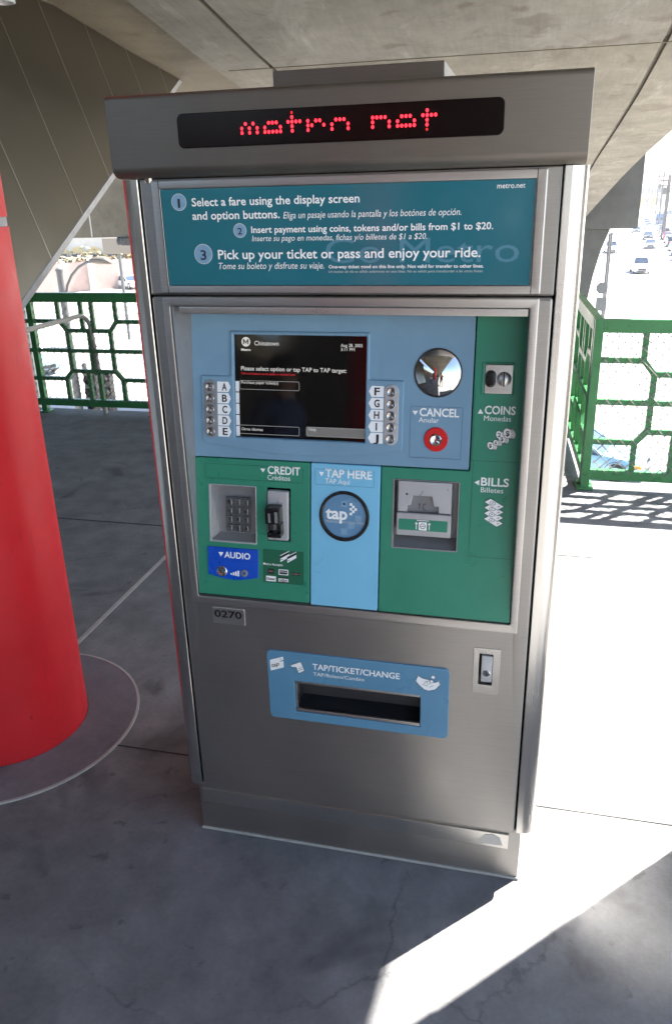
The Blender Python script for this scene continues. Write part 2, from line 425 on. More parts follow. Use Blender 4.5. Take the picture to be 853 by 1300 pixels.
# ================================================================== THE PLATFORM
floor = MB()
floor.box(-9, .70, -40, 4.06, -.35, 0)
floor.box(.70, 5.0, -40, 2.96, -.35, 0)
floor.box(-2.2, .70, 4.06, 6.4, -.35, 0)
tag(floor.build('floor', 'floor', smooth=False), kind='structure')
jt = MB()
jt.box(-1.245, -1.226, -16, 4.05, -.01, .0022)
tag(jt.build('floor_joint', 'joint', smooth=False), kind='structure')
jd = MB()
jd.box(-9, -1.246, .2625, .2655, -.01, .0020); jd.box(-1.225, 5, .2625, .2655, -.01, .0020)
jd.box(-9, -1.246, 1.90, 1.906, -.01, .0020); jd.box(-1.225, .69, 1.90, 1.906, -.01, .0020)
jd.box(-9, -1.246, -3.2, -3.194, -.01, .0020); jd.box(-1.225, 5, -3.2, -3.194, -.01, .0020)
tag(jd.build('floor_groove', 'joint_dark', smooth=False), kind='structure')

# ------------------------------------------------------------------ red columns
def red_column(cx, cy, r, top, label, collar=True):
    t = thing('red_column', label, 'column', (cx, cy, 0), group='red columns carrying the viaduct')
    m = MB(); m.lathe([(r, 0.004), (r, 1.496)], (cx, cy, 0), n=64, cap=False)
    m.lathe([(r, 1.520), (r, top)], (cx, cy, 0), n=64, cap=False)
    m.build('shaft', 'column', t, (cx, cy, 0))
    b = MB(); b.lathe([(r-.006, 1.494), (r-.003, 1.497), (r-.003, 1.519), (r-.006, 1.522)], (cx, cy, 0), n=64, cap=False)
    b.build('band', 'col_band', t, (cx, cy, 0))
    if collar:
        c = MB(); c.lathe([(r+.002, .0045), (.392, .0045)], (cx, cy, 0), n=72, cap=False)
        c.build('floor_collar', 'floor_ring', t, (cx, cy, 0))
        e = MB(); e.lathe([(.392, .0), (.392, .0055), (.400, .0055), (.400, 0)], (cx, cy, 0), n=72, cap=False)
        e.build('collar_edge', 'joint', t, (cx, cy, 0))
    return t
red_column(-1.19, .31, .2345, 3.42, 'bright red round column standing in a concrete collar left of the ticket machine')
red_column(-1.19, -6.2, .2345, 3.78, 'red round column far behind the photographer')

# ------------------------------------------------------------------ viaduct overhead
PROF = [(-57, .50), (-50, 1.15), (-42, 1.95), (-34, 2.65), (-26, 3.25), (-16, 3.68), (-6, 3.72), (-2, 3.56), (0, 3.38), (1.5, 3.20), (3, 2.97), (4.1, 2.81), (5.36, 2.615), (7.43, 2.395), (10, 2.21), (12.4, 2.06),
        (14.75, 1.88), (16.5, 1.735), (20.2, 1.40), (24.4, 1.03), (28.6, .63), (30.0, .50)]
def zsof(y):
    for (a, za), (b, zb) in zip(PROF, PROF[1:]):
        if a <= y <= b: return za+(zb-za)*(y-a)/(b-a)
    return PROF[-1][1]
ys = []
for (a, _), (b, _) in zip(PROF, PROF[1:]):
    n = 4
    ys += [a+(b-a)*i/n for i in range(n)]
ys.append(30.0); ys.append(5.74); ys.sort()
# smooth the profile a little
def zsm(y): return (zsof(max(-57, y-.7))+zsof(y)*2+zsof(min(30, y+.7)))/4
XL, XR = -2.40, 1.90
via = thing('viaduct', 'stained concrete railway viaduct with grooved haunched soffit over the platform', 'viaduct', (0, 30, -6.5))
VO = (0, 30, -6.5)
def strip(mb, x0, x1, dz, y0=-57, y1=30):
    yy = [y for y in ys if y0 <= y <= y1]; vs = []; fs = []
    for y in yy: vs += [(x0, y, zsm(y)+dz), (x1, y, zsm(y)+dz)]
    for i in range(len(yy)-1): fs.append((2*i, 2*i+1, 2*i+3, 2*i+2))
    mb.add(vs, fs)
sof = MB()
GX = [(-1.93, -1.895), (1.185, 1.225)]
xs = [XL, GX[0][0], GX[0][1], GX[1][0], GX[1][1], XR]
for i in (0, 2, 4):
    # split across y by one transverse form joint
    strip(sof, xs[i], xs[i+1], 0, 5.74, 30)
sof.build('soffit', 'soffit', via, VO, fix=False)
sof = MB()
for i in (0, 2, 4): strip(sof, xs[i], xs[i+1], 0, -57, 5.74)
sof.build('soffit', 'soffit_pale', via, VO, fix=False)
gr = MB()
for a, b in GX:
    strip(gr, a, b, .03)
    for x in (a, b):
        yy = ys; vs = []; fs = []
        for y in yy: vs += [(x, y, zsm(y)), (x, y, zsm(y)+.03)]
        for i in range(len(yy)-1): fs.append((2*i, 2*i+1, 2*i+3, 2*i+2))
        gr.add(vs, fs)
gr.build('drip_groove', 'groove', via, VO, fix=False)
fj = MB(); zj = zsm(5.75)
fj.box(XL+.1, XR-.02, 5.735, 5.748, zj-.003, zj+.02)
fj.build('form_joint', 'soffit_side', via, VO)
sid = MB()
for x in (XL, XR):
    yy = ys; vs = []; fs = []
    for y in yy: vs += [(x, y, zsm(y)), (x, y, 4.6)]
    for i in range(len(yy)-1): fs.append((2*i, 2*i+1, 2*i+3, 2*i+2))
    sid.add(vs, fs)
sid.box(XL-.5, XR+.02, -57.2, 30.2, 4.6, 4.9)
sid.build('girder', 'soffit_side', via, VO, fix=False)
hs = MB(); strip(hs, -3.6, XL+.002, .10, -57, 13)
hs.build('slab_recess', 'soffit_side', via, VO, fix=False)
cp = MB(); cp.box(-22, 3.87, 30.2, 32.2, .22, 2.95)
cp.build('bent_cap', 'cap', via, VO, bevel=.05)
cp = MB(); cp.box(-22, 3.87, -59.2, -57.2, .22, 2.95); cp.build('bent_cap', 'cap', via, VO, bevel=.05)
cf = MB(); cf.box(-23, -11, 29.97, 30.19, .205, 2.96); cf.build('cap_facing', 'tan_facing', via, VO, bevel=.02)
def pier(xc, name='pier'):
    p = MB(); prof = [(2.95, .215), (2.7, -.5), (2.5, -1.4), (2.36, -2.33), (2.2, -4), (2.15, -6.5)]
    pts = [(xc+a, z) for a, z in prof]+[(xc-a, z) for a, z in prof[::-1]]
    p.extrude(pts, 30.5, 31.9, lambda a, b, t: (a, t, b)); p.build(name, 'cap', via, VO, bevel=.04)
pier(0); pier(-10)
pj = MB(); pj.box(-17.75, -17.70, 29.95, 30.0, .23, 2.9); pj.build('form_joint', 'joint', via, VO)

# ------------------------------------------------------------------ steel-clad stair flank at left
sn = Vector((.948, 0, .319)).normalized()
A0 = Vector((-3.08, 4.13, 2.85)); dn = Vector((.319, 0, -.948)).normalized()     # downwards along the leaning face
def SP(y, d, h=0): return A0+Vector((0, y-4.13, 0))+dn*d+sn*h
st = thing('stair_flank', 'leaning brushed steel panelled side of a staircase below the viaduct', 'staircase', (-3.1, 3.0, 0))
SO = (-3.1, 3.0, 0)
def dbot(y):            # length of the sloping face at station y (lower edge climbs with y)
    z = 1.01+(y-2.49)*(1.74-1.01)/(4.22-2.49); return max(.02, (2.85-z)/.948)
seams = [.72+.575*i for i in range(-6, 13)]
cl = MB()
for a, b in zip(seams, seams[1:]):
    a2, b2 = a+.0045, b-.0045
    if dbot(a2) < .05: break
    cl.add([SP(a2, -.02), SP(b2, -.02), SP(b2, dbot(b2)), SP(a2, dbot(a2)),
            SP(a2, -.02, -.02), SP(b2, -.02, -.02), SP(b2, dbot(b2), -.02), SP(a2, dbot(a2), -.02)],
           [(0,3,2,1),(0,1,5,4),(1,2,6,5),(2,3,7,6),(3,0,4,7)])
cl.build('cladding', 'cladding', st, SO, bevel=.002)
bk = MB()
yy = [-2.7, 0, 2, 4, 6, 6.68]
for a, b in zip(yy, yy[1:]):
    bk.add([SP(a, -.02, -.025), SP(b, -.02, -.025), SP(b, dbot(b), -.025), SP(a, dbot(a), -.025)], [(0,1,2,3)])
bk.build('seam_backing', 'joint', st, SO, fix=False)
for a in seams[1:]:
    if dbot(a) > .08:
        ss = MB(); ss.add([SP(a-.006, -.02, .0012), SP(a+.006, -.02, .0012), SP(a+.006, dbot(a+.006), .0012), SP(a-.006, dbot(a-.006), .0012)], [(0,1,2,3)])
        ss.build('seam_strip', 'steel_plain', st, SO, fix=False)
un = MB()
un.add([SP(-2.4, dbot(-2.4), .004), SP(6.6, dbot(6.6), .004), SP(6.6, dbot(6.6)+.055, -.03), SP(-2.4, dbot(-2.4)+.055, -.03), SP(6.6, dbot(6.6), -1.3), SP(-2.4, dbot(-2.4), -1.3)],
       [(0,1,2,3), (3,2,4,5)])
un.build('underside_flange', 'grey_metal', st, SO, fix=False)
tr = MB(); tr.beam(SP(-4, -.03, .012), SP(9, -.05, .012), .05, .03, sn); tr.beam(SP(-4, -.13, .0), SP(9, -.15, .0), .03, .03, sn)
tr.build('top_trim', 'soffit_side', st, SO)
# pipe handrail of the stair
hr = MB()
c0 = [(-2.905, 1.2, .77), (-2.905, 3.84, .77)]
arc = [(-2.905+.02*i/6, 3.84+.11*math.sin(R(15*i)), .77-.11*(1-math.cos(R(15*i)))) for i in range(7)]
hr.tube(c0+arc+[(-2.87, 3.955, .4), (-2.86, 3.96, 0)], .017, 10)
hr.tube([(-2.905, 1.3, .77), (-2.905, 1.3, 0)], .017, 10)
tag(hr.build('handrail', 'rail_steel', None, (-2.9, 3.9, 0)), 'bent steel pipe handrail standing before the left green railing', 'handrail')
# can light under the slab
lt = thing('downlight', 'round white can light under the viaduct at the top left corner', 'lamp', (-2.33, 2.62, 2.5))
m = MB(); m.lathe([(.052, .0), (.058, .002), (.058, .75)], (-2.335, 2.62, 2.5), n=32, cap=False); m.build('can', 'white_soft', lt, (-2.33, 2.62, 2.5))
m = MB(); m.lathe([(.052, .0), (.045, .04), (.02, .05)], (-2.335, 2.62, 2.5), n=32); m.build('reflector', 'silver', lt, (-2.33, 2.62, 2.5))

# ------------------------------------------------------------------ green railings
def fence_panel(mb, ms, o, d, wdt=.95, mesh=True):
    """one bay: o start, d unit direction; octagon lattice"""
    def Q(s, z, off=0): return (o[0]+d[0]*s+(-d[1])*off, o[1]+d[1]*s+d[0]*off, z)
    nrm = (-d[1], d[0], 0); k = wdt/.95; B = .030; D = .022
    cnt = [0]
    def b(s0, z0, s1, z1, w_=B):
        cnt[0] += 1; mb.beam(Q(s0*k, z0), Q(s1*k, z1), w_, D+.00045*cnt[0], nrm)
    mb.beam(Q(.0225, .893), Q(wdt-.0225, .893), .068, .045, nrm); mb.beam(Q(.0225, .085), Q(wdt-.0225, .085), .055, .04, nrm)
    L0, L1, v1, v4, vl, vr, c = .02, .93, .235, .715, .295, .655, .475
    b(v1, .86, v1, .715); b(v4, .86, v4, .715); b(.43, .86, .43, .645); b(.52, .86, .52, .645)
    b(L0, .715, v1+.005, .715); b(v4-.005, .715, L1, .715)
    b(v1-.004, .722, vl, .642); b(v4+.004, .722, vr, .642)
    b(vl-.014, .645, vr+.014, .645); b(vl-.014, .335, vr+.014, .335)
    b(vl, .645, vl, .335); b(vr, .645, vr, .335); b(c, .645, c, .335)
    b(L0, .492, vl, .492); b(vr, .492, L1, .492); b(vl, .492, vr, .492, .028)
    b(vl, .342, v1-.004, .266); b(vr, .342, v4+.004, .266)
    b(L0, .273, v1+.005, .273); b(v4-.005, .273, L1, .273)
    b(v1, .273, v1, .11); b(v4, .273, v4, .11); b(.43, .335, .43, .11); b(.52, .335, .52, .11)
    if mesh:
        p = .062; r = .0025
        for sgn in (1, -1):
            c_ = -1.2
            while c_ < 2.4:
                # line s = c_ + sgn*(z-.1), clipped to the bay
                z0, z1 = .10, .865
                s0, s1 = c_+sgn*(z0-.1), c_+sgn*(z1-.1)
                lo, hi = .03, wdt-.03
                t0, t1 = 0., 1.
                ds = s1-s0
                ta, tb = (lo-s0)/ds, (hi-s0)/ds
                if ta > tb: ta, tb = tb, ta
                t0, t1 = max(t0, ta), min(t1, tb)
                if t1-t0 > .02:
                    ms.tube([Q(s0+ds*t0, z0+(z1-z0)*t0, -.022), Q(s0+ds*t1, z0+(z1-z0)*t1, -.022)], r, 4, caps=False)
                c_ += p
def railing(label, start, d, bays, wdt=.95, group='green lattice railings'):
    o3 = (start[0], start[1], 0)
    t = thing('railing', label, 'railing', o3, group=group)
    d = Vector((d[0], d[1])).normalized()
    for i in range(bays+1):
        p = (start[0]+d.x*wdt*i, start[1]+d.y*wdt*i)
        m = MB(); m.beam((p[0], p[1], 0), (p[0], p[1], .927), .045, .045, (-d.y, d.x, 0)); m.beam((p[0], p[1], 0), (p[0], p[1], .012), .09, .09, (-d.y, d.x, 0))
        m.build('post', 'rail', t, o3, bevel=.003)
    for i in range(bays):
        p = (start[0]+d.x*wdt*i, start[1]+d.y*wdt*i)
        m = MB(); ms = MB(); fence_panel(m, ms, p, d, wdt)
        pn = m.build('lattice_panel', 'rail', t, o3); ms.build('wire_mesh', 'wire', t, o3, fix=False)
    return t
railing('sunlit green lattice railing with wire mesh right of the ticket machine', (.698, 2.84), (1, 0), 4)
railing('green lattice railing running away behind the ticket machine on the right', (.694, 2.90), (-.05, 1), 3)
railing('dark shaded green lattice railing at the left beyond the red column', (-4.33, 3.95), (1, 0.0), 4)

# ------------------------------------------------------------------ unseen wall, added to block side light and darken reflections in the steel
sw = MB(); sw.box(-4.6, -4.3, -24, 3.8, 0, 2.9); sw.box(-4.3, -.6, -24, -23.7, 0, 3.2); sw.box(-4.3, -2.4, -13.2, -12.8, 0, 3.6)
tag(sw.build('light_blocking_wall', 'soffit_side', None, (-4.45, -13, 0), bevel=.01), 'added concrete wall out of view, blocking side light and darkening reflections', 'wall')

# ------------------------------------------------------------------ people behind the camera, seen only as reflections
def person(label, loc, rz, joints, cloth, hairc, scale=1.0):
    """one skinned body; joints: name -> (x, y, z, radius) in metres, facing +y"""
    t = thing('person', label, 'person', loc, R(rz))
    J = joints; names = list(J)
    edges = [('pelvis','belly'),('belly','chest'),('chest','neck'),('neck','head'),('head','crown'),
             ('chest','shoulder_l'),('shoulder_l','elbow_l'),('elbow_l','wrist_l'),('wrist_l','hand_l'),
             ('chest','shoulder_r'),('shoulder_r','elbow_r'),('elbow_r','wrist_r'),('wrist_r','hand_r'),
             ('pelvis','hip_l'),('hip_l','knee_l'),('knee_l','ankle_l'),('ankle_l','toe_l'),
             ('pelvis','hip_r'),('hip_r','knee_r'),('knee_r','ankle_r'),('ankle_r','toe_r')]
    for s_ in 'lr':
        w_, h_ = Vector(J['wrist_'+s_][:3]), Vector(J['hand_'+s_][:3]); dv = (h_-w_).normalized()
        sd = dv.cross(Vector((0, 0, 1))); sd = sd.normalized() if sd.length > .2 else Vector((1, 0, 0)); dn_ = dv.cross(sd)
        for f_, (of, ln) in enumerate(((-.030, .066), (-.011, .078), (.010, .074), (.028, .058))):
            p1 = h_+sd*of+dv*.03; p2 = p1+dv*ln*.55+dn_*.012; p3 = p2+dv*ln*.3+dn_*.03
            J['f%d1_%s' % (f_, s_)] = (*p1, .010); J['f%d2_%s' % (f_, s_)] = (*p2, .009); J['f%d3_%s' % (f_, s_)] = (*p3, .008)
            edges += [('hand_'+s_, 'f%d1_%s' % (f_, s_)), ('f%d1_%s' % (f_, s_), 'f%d2_%s' % (f_, s_)), ('f%d2_%s' % (f_, s_), 'f%d3_%s' % (f_, s_))]
        sg_ = 1 if s_ == 'l' else -1
        p1 = w_+sd*(-.035*sg_)+dv*.03; p2 = p1+sd*(-.02*sg_)+dv*.035
        J['t1_'+s_] = (*p1, .013); J['t2_'+s_] = (*p2, .010); edges += [('wrist_'+s_, 't1_'+s_), ('t1_'+s_, 't2_'+s_)]
    names = list(J); me = bpy.data.meshes.new('body')
    me.from_pydata([J[n][:3] for n in names], [(names.index(p), names.index(q)) for p, q in edges], [])
    o = bpy.data.objects.new('body', me); COL.objects.link(o)
    sk = o.modifiers.new('skin', 'SKIN'); sk.use_smooth_shade = True
    for i, n in enumerate(names):
        r_ = J[n][3]; me.skin_vertices[0].data[i].radius = (r_, r_*(.72 if n in ('pelvis', 'belly', 'chest') else 1))
        me.skin_vertices[0].data[i].use_root = (n == 'pelvis')
    sb = o.modifiers.new('subd', 'SUBSURF'); sb.levels = 2; sb.render_levels = 2
    dg = bpy.context.evaluated_depsgraph_get(); m2 = bpy.data.meshes.new_from_object(o.evaluated_get(dg))
    bpy.data.objects.remove(o); bpy.data.meshes.remove(me)
    bd = bpy.data.objects.new('body', m2); COL.objects.link(bd); bd.parent = t
    for mm in ('skin', cloth[0], cloth[1], 'black'): m2.materials.append(M[mm])
    hipz = J['pelvis'][2]+.06; neckz = J['neck'][2]-.035; we = [Vector(J['elbow_'+s_][:3]) for s_ in 'lr']; ww = [Vector(J['wrist_'+s_][:3]) for s_ in 'lr']
    for f in m2.polygons:
        p = f.center; f.use_smooth = True
        arm = min((p-e).length-.0 for e in we) < .085 or min(min((p-(e*(1-k_)+w_*k_)).length for k_ in (0, .25, .5, .75, 1)) for e, w_ in zip(we, ww)) < .085 or min((p-w_).length for w_ in ww) < .24 and p.z > .9
        if p.z < .10: f.material_index = 3
        elif p.z < hipz and not arm: f.material_index = 2
        elif p.z < neckz and not arm: f.material_index = 1
        else: f.material_index = 0
    hx, hy, hz, hr_ = J['head']; cz_ = J['crown'][2]
    h = MB(); seg = 20
    for i in range(7):
        pass
    prof_h = [(.098*math.cos(R(a)), .115*math.sin(R(a))) for a in range(-5, 91, 12)]
    h.lathe(prof_h, F=lambda a, b, hh: (hx+a*.95, hy-.018+b*1.08, hz+.035+hh), n=22)
    h.build('hair', hairc, t, k=1)
    f = MB()
    for s_ in (-1, 1):
        f.lathe([(.012, 0), (.008, .007), (0, .009)], F=lambda a, b, hh, s_=s_: (hx+s_*.032+a, hy+.088+hh*.8, hz+.022+b), n=10, mi=0)
        f.lathe([(.030, 0), (.026, .010), (0, .012)], F=lambda a, b, hh, s_=s_: (hx+s_*(.088+hh), hy-.005+a*.6, hz+b), n=12, mi=1)
    f.add([(hx-.010, hy+.085, hz+.015), (hx+.010, hy+.085, hz+.015), (hx+.017, hy+.085, hz-.022), (hx-.017, hy+.085, hz-.022), (hx, hy+.122, hz-.017)], [(0,1,4), (1,2,4), (2,3,4), (3,0,4)], 1)
    f.box(hx-.024, hx+.024, hy+.080, hy+.090, hz-.052, hz-.045, 2)
    f.build('face', ['black', 'skin', 'lips'], t, k=1)
    return t
M.update(skin=paint('skin', (.45, .26, .18), .5, .06), lips=paint('lip', (.35, .12, .10), .5, .05), shirt_dark=paint('dark_shirt', (.03, .03, .035), .8, .15),
         shirt_blue=paint('blue_shirt', (.05, .08, .17), .8, .15), khaki=paint('khaki_trousers', (.22, .19, .14), .85, .12), denim=paint('denim', (.03, .045, .08), .85, .15), hair=paint('brown_hair', (.03, .02, .012), .6, .2))
base = dict(pelvis=(0, 0, .94, .155), belly=(0, 0, 1.10, .150), chest=(0, .01, 1.32, .165), neck=(0, .01, 1.51, .058), head=(0, .035, 1.63, .098), crown=(0, .02, 1.70, .088),
            hip_l=(-.10, 0, .86, .095), knee_l=(-.12, .02, .49, .066), ankle_l=(-.13, -.01, .09, .046), toe_l=(-.15, .15, .035, .040),
            hip_r=(.10, 0, .86, .095), knee_r=(.12, .02, .49, .066), ankle_r=(.13, -.01, .09, .046), toe_r=(.15, .15, .035, .040),
            shoulder_l=(-.19, 0, 1.43, .066), shoulder_r=(.19, 0, 1.43, .066))
ph = dict(base, elbow_l=(-.27, .10, 1.27, .044), wrist_l=(-.14, .26, 1.46, .031), hand_l=(-.085, .285, 1.50, .030),
          elbow_r=(.27, .10, 1.27, .044), wrist_r=(.14, .26, 1.46, .031), hand_r=(.085, .285, 1.50, .030))
person('photographer in dark shirt and khaki trousers raising both hands, reflected in the round mirror', (.37, -1.98, 0), 12, ph, ('shirt_dark', 'khaki'), 'hair')
by = dict(base, elbow_l=(-.25, -.03, 1.14, .044), wrist_l=(-.24, .05, .91, .031), hand_l=(-.235, .075, .84, .030),
          elbow_r=(.25, -.03, 1.14, .044), wrist_r=(.24, .05, .91, .031), hand_r=(.235, .075, .84, .030))
person('man in blue shirt standing in profile, reflected in the dark ticket screen', (-.98, -2.55, 0), -70, by, ('shirt_blue', 'denim'), 'hair')

# ================================================================== THE TICKET MACHINE
tm = thing('ticket_machine', 'stainless steel transit ticket machine with teal sign and blue and green control panel', 'ticket machine', (0, .25, 0))
TO = (0, .25, 0)
def part(mb, name, mats, parent=None, **kw): return mb.build(name, mats, parent or tm, TO, **kw)
YB = .52                                                            # back of the cabinet

# plinth
m = MB(); m.box(-.405, .405, .004, YB-.02, .0, .150); pl = part(m, 'plinth', 'steel', bevel=.002)
m = MB(); m.plate(rrect(-.395, .378, .092, .134, .0005, 1), (), FD, .0005, -.004, .0006); part(m, 'plinth_strip', 'steel_plain', pl)
m = MB(); m.tube([(-.405, .5, .003), (-.405, .002, .003), (.405, .002, .003), (.405, .5, .003)], .004, 6); part(m, 'sealant', 'joint', pl)
# label patch on the strip
m = Ink(FD, .0012); m.poly([(.305, .100), (.365, .100), (.358, .122), (.340, .131), (.322, .126)], 0); part_ = m.build('worn_sticker', 'cream', pl, origin=TO)
# cabinet core and corner posts
m = MB(); m.box(-.389, .389, .165, YB, .150, 1.60); part(m, 'cabinet', 'steel_side', bevel=.002)
for sx in (-1, 1):
    prof = [(.3928, YB-.004), (.3928, .002), (.3932, -.001), (.3945, -.0025), (.4050, -.0025)]
    prof += [(.4050+.0295*math.sin(R(90*i/10)), -.0025+.030*(1-math.cos(R(90*i/10)))) for i in range(1, 11)]
    prof += [(.4345, YB-.004)]
    m = MB(); m.extrude([(sx*p, q) for p, q in prof], .147, 1.586, lambda p, q, t: (p, q, t)); part(m, 'side_post', 'steel_side', bevel=.0)
# door: lower skin plus the frame around the control opening, with real cut-outs
OP = (-.350, .350, .699, 1.351)
TRAY = ((-0.1298, 0.4983), (0.1644, 0.4963), (0.1646, 0.4144), (-0.1304, 0.4109))
tx0 = (TRAY[0][0]+TRAY[3][0])/2; tx1 = (TRAY[1][0]+TRAY[2][0])/2; tz1 = (TRAY[0][1]+TRAY[1][1])/2; tz0 = (TRAY[2][1]+TRAY[3][1])/2
KY = ((0.2773, 0.6345), (0.3360, 0.6359), (0.3349, 0.5207), (0.2779, 0.5223))
kx0 = (KY[0][0]+KY[3][0])/2; kx1 = (KY[1][0]+KY[2][0])/2; kz1 = (KY[0][1]+KY[1][1])/2; kz0 = (KY[2][1]+KY[3][1])/2
LK = ((0.2903, 0.6209), (0.3189, 0.6209), (0.3198, 0.5438), (0.2903, 0.5419))
lx0 = (LK[0][0]+LK[3][0])/2; lx1 = (LK[1][0]+LK[2][0])/2; lz1 = (LK[0][1]+LK[1][1])/2; lz0 = (LK[2][1]+LK[3][1])/2
m = MB()
m.plate(rrect(-.3905, .3905, .138, 1.3695, .006, 4), [rrect(OP[0]-.001, OP[1]+.001, OP[2]-.001, OP[3]+.001, .002, 2), rrect(tx0-.002, tx1+.002, tz0-.002, tz1+.002, .001, 1), rrect(lx0, lx1, lz0, lz1, .001, 1)], FD, 0, -.03, .006)
door = part(m, 'door', 'steel')
# rolled rim round the opening (three sided frame standing proud)
m = MB(); m.plate(rrect(-.3665, .3665, .678, 1.3690, .003, 2), [rrect(*OP, .004, 3)], FD, .004, .0005, .0028); part(m, 'opening_rim', 'steel_frame', door)
m = MB(); m.plate(rrect(-.349, .349, .70, 1.350, .003, 2), [rrect(-.3485, .3485, .7005, 1.3495, .003, 2)], FD, -.001, -.15, .0002); part(m, 'opening_reveal', 'grey_metal', door)
m = MB(); m.box(-.335, .348, .004, .060, 1.3345, 1.349); part(m, 'light_bar', 'steel_plain', door, bevel=.002)
# sign frame above
m = MB(); m.plate(rrect(-.3665, .3665, 1.3755, 1.583, .002, 2), [rrect(-.3475, .3475, 1.3905, 1.5675, .002, 2)], FD, .004, -.02, .0025)
sf = part(m, 'sign_frame', 'steel_frame')
m = MB(); m.plate(rrect(-.3905, .3905, 1.3720, 1.586, .001, 1), (), FD, -.002, -.02, .003); part(m, 'sign_back_plate', 'steel', sf)
for sx in (-1, 1):
    m = MB(); m.box(sx*.3495-.0007, sx*.3495+.0007, -.0047, -.002, 1.376, 1.583); part(m, 'frame_seam', 'dark_metal', sf)
sg = MB(); sg.plate(rrect(-.3470, .3470, 1.391, 1.567, .001, 1), (), FD, .0012, -.01, .0006); sign = part(sg, 'instruction_sign', 'teal')
k = Ink(FD, .0016)                                                  # 0 white, 1 soft white, 2 faint teal, 3 teal, 4 ink
k.text('Go Metro', (-0.0269, 1.4330), (0.3254, 1.4291), .043, 2, 0.)
for (c, r_, s, q0, q1, cp_) in (((-0.3114, 1.5441), .0155, '1', (-0.3185, 1.5345), (-0.3073, 1.5343), .0155), ((-0.1924, 1.4913), .0132, '2', (-0.1984, 1.4845), (-0.1875, 1.4843), .0115), ((-0.2702, 1.4494), .0188, '3', (-0.2782, 1.4389), (-0.2641, 1.4388), .0175)):
    k.poly(circ(c[0], c[1], r_, 28), 1, .0002); k.poly(circ(c[0], c[1], r_-.0014, 28), 5, .0004)
    wd = (q1[0]-q0[0])*(.45 if s == '1' else .85); k.text(s, (c[0]-wd/2, q0[1]), (c[0]+wd/2, q1[1]), cp_, 4, .012, dh=.0006)
B_ = .016; I_ = .2
k.text('Select a fare using the display screen', (-0.2851, 1.5378), (0.0396, 1.5346), .0142, 0, B_, dh=.0008)
k.text('and option buttons.', (-0.2863, 1.5116), (-0.1123, 1.5128), .0142, 0, B_, dh=.0008)
k.text('Eliga un pasaje usando la pantalla y los bot\u00f3nes de opci\u00f3n.', (-0.1053, 1.5127), (0.2223, 1.5096), .0115, 0, 0, I_, dh=.0008)
k.text('Insert payment using coins, tokens and/or bills from $1 to $20.', (-0.1695, 1.4889), (0.2786, 1.4845), .0115, 0, B_, dh=.0008)
k.text('Inserte su pago en monedas, fichas y/o billetes de $1 a $20.', (-0.1692, 1.4735), (0.1621, 1.4701), .0100, 0, 0, I_, dh=.0008)
k.text('Pick up your ticket or pass and enjoy your ride.', (-0.2400, 1.4420), (0.2584, 1.4380), .0165, 0, B_, dh=.0008)
k.text('Tome su boleto y disfrute su viaje.', (-0.2403, 1.4218), (-0.0299, 1.4208), .0118, 0, 0, I_, dh=.0008)
k.text('One-way ticket good on this line only. Not valid for transfer to other lines.', (-0.0211, 1.4224), (0.2648, 1.4209), .0058, 0, .02, dh=.0008)
k.text('Un boleto de ida es v\u00e1lido solamente en esta l\u00ednea. No es v\u00e1lido para transbordar a las otras l\u00edneas.', (-0.0213, 1.4142), (0.2643, 1.4130), .0045, 1, 0, I_, dh=.0008)
k.text('metro.net', (0.2823, 1.5537), (0.3297, 1.5524), .0085, 0, .006, dh=.0008)
k.build('lettering', ['white', 'white_soft', 'teal_pale', 'teal', 'ink', 'tapsq'], sign, origin=TO)

# hood with the moving-message display
HX = .4275
prof = [(YB+.01, 1.5875), (.0, 1.5875), (-.012, 1.5885), (-.022, 1.5925), (-.0285, 1.599), (-.031, 1.607), (-.031, 1.7165), (-.0305, 1.7215), (-.028, 1.7250), (-.022, 1.7275), (YB+.01, 1.737)]
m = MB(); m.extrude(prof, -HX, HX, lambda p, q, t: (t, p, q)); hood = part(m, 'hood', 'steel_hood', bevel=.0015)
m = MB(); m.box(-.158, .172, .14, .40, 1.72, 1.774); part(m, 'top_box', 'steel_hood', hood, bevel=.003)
m = MB()
for x in (-.372,): m.lathe([(.008, 0), (.008, .008)], F=lambda a, b, h, x=x: (x+a, .004+b*.6, 1.5795+h), n=14)
part(m, 'hood_bolt', 'chrome', hood)
FH = lambda x, z, h: (x, -.031-h, z)
dw = rrect(((-0.2881, 1.6723)[0]+(-0.2883, 1.6491)[0])/2, ((0.2901, 1.6773)[0]+(0.2909, 1.6482)[0])/2, ((-0.2689, 1.6347)[1]+(0.2788, 1.6347)[1])/2, ((-0.2633, 1.6910)[1]+(0.2760, 1.6930)[1])/2, .011, 6)
m = MB(); m.plate(dw, (), FH, .0012, -.004, .0012); disp = part(m, 'message_display', 'ledbg', hood)
PA, PB = (-0.1650, 1.6564), (0.1775, 1.6685)
x0, x1 = PA[0], PB[0]; pit = (x1-x0)/48


zr = [(-0.0725, 1.6776)[1], (-0.1149, 1.6701)[1], (-0.1212, 1.6631)[1], (-0.1222, 1.6557)[1]]
dzr = (zr[1]-zr[3])/2; zc = (zr[1]+zr[2]+zr[3])/3
ROW = {'Y': zc+3*dzr, 'X': zc+2*dzr, 'A': zc+dzr, 'B': zc, 'C': zc-dzr, 'D': zc-2*dzr}
DOTS = {'A': [1, 3, 7, 8, 9, 12, 13, 14, 15, 17, 19, 20, 24, 25, 26, 33, 34, 35, 36, 40, 41, 42, 45, 46, 47, 48],
        'B': [0, 2, 4, 6, 10, 13, 17, 18, 21, 23, 27, 33, 37, 39, 43, 46],
        'C': [0, 2, 4, 6, 7, 8, 9, 10, 13, 17, 23, 27, 33, 37, 39, 40, 41, 42, 43, 46],
        'X': [13, 46], 'Y': [], 'D': []}
k = Ink(FH, .0020)
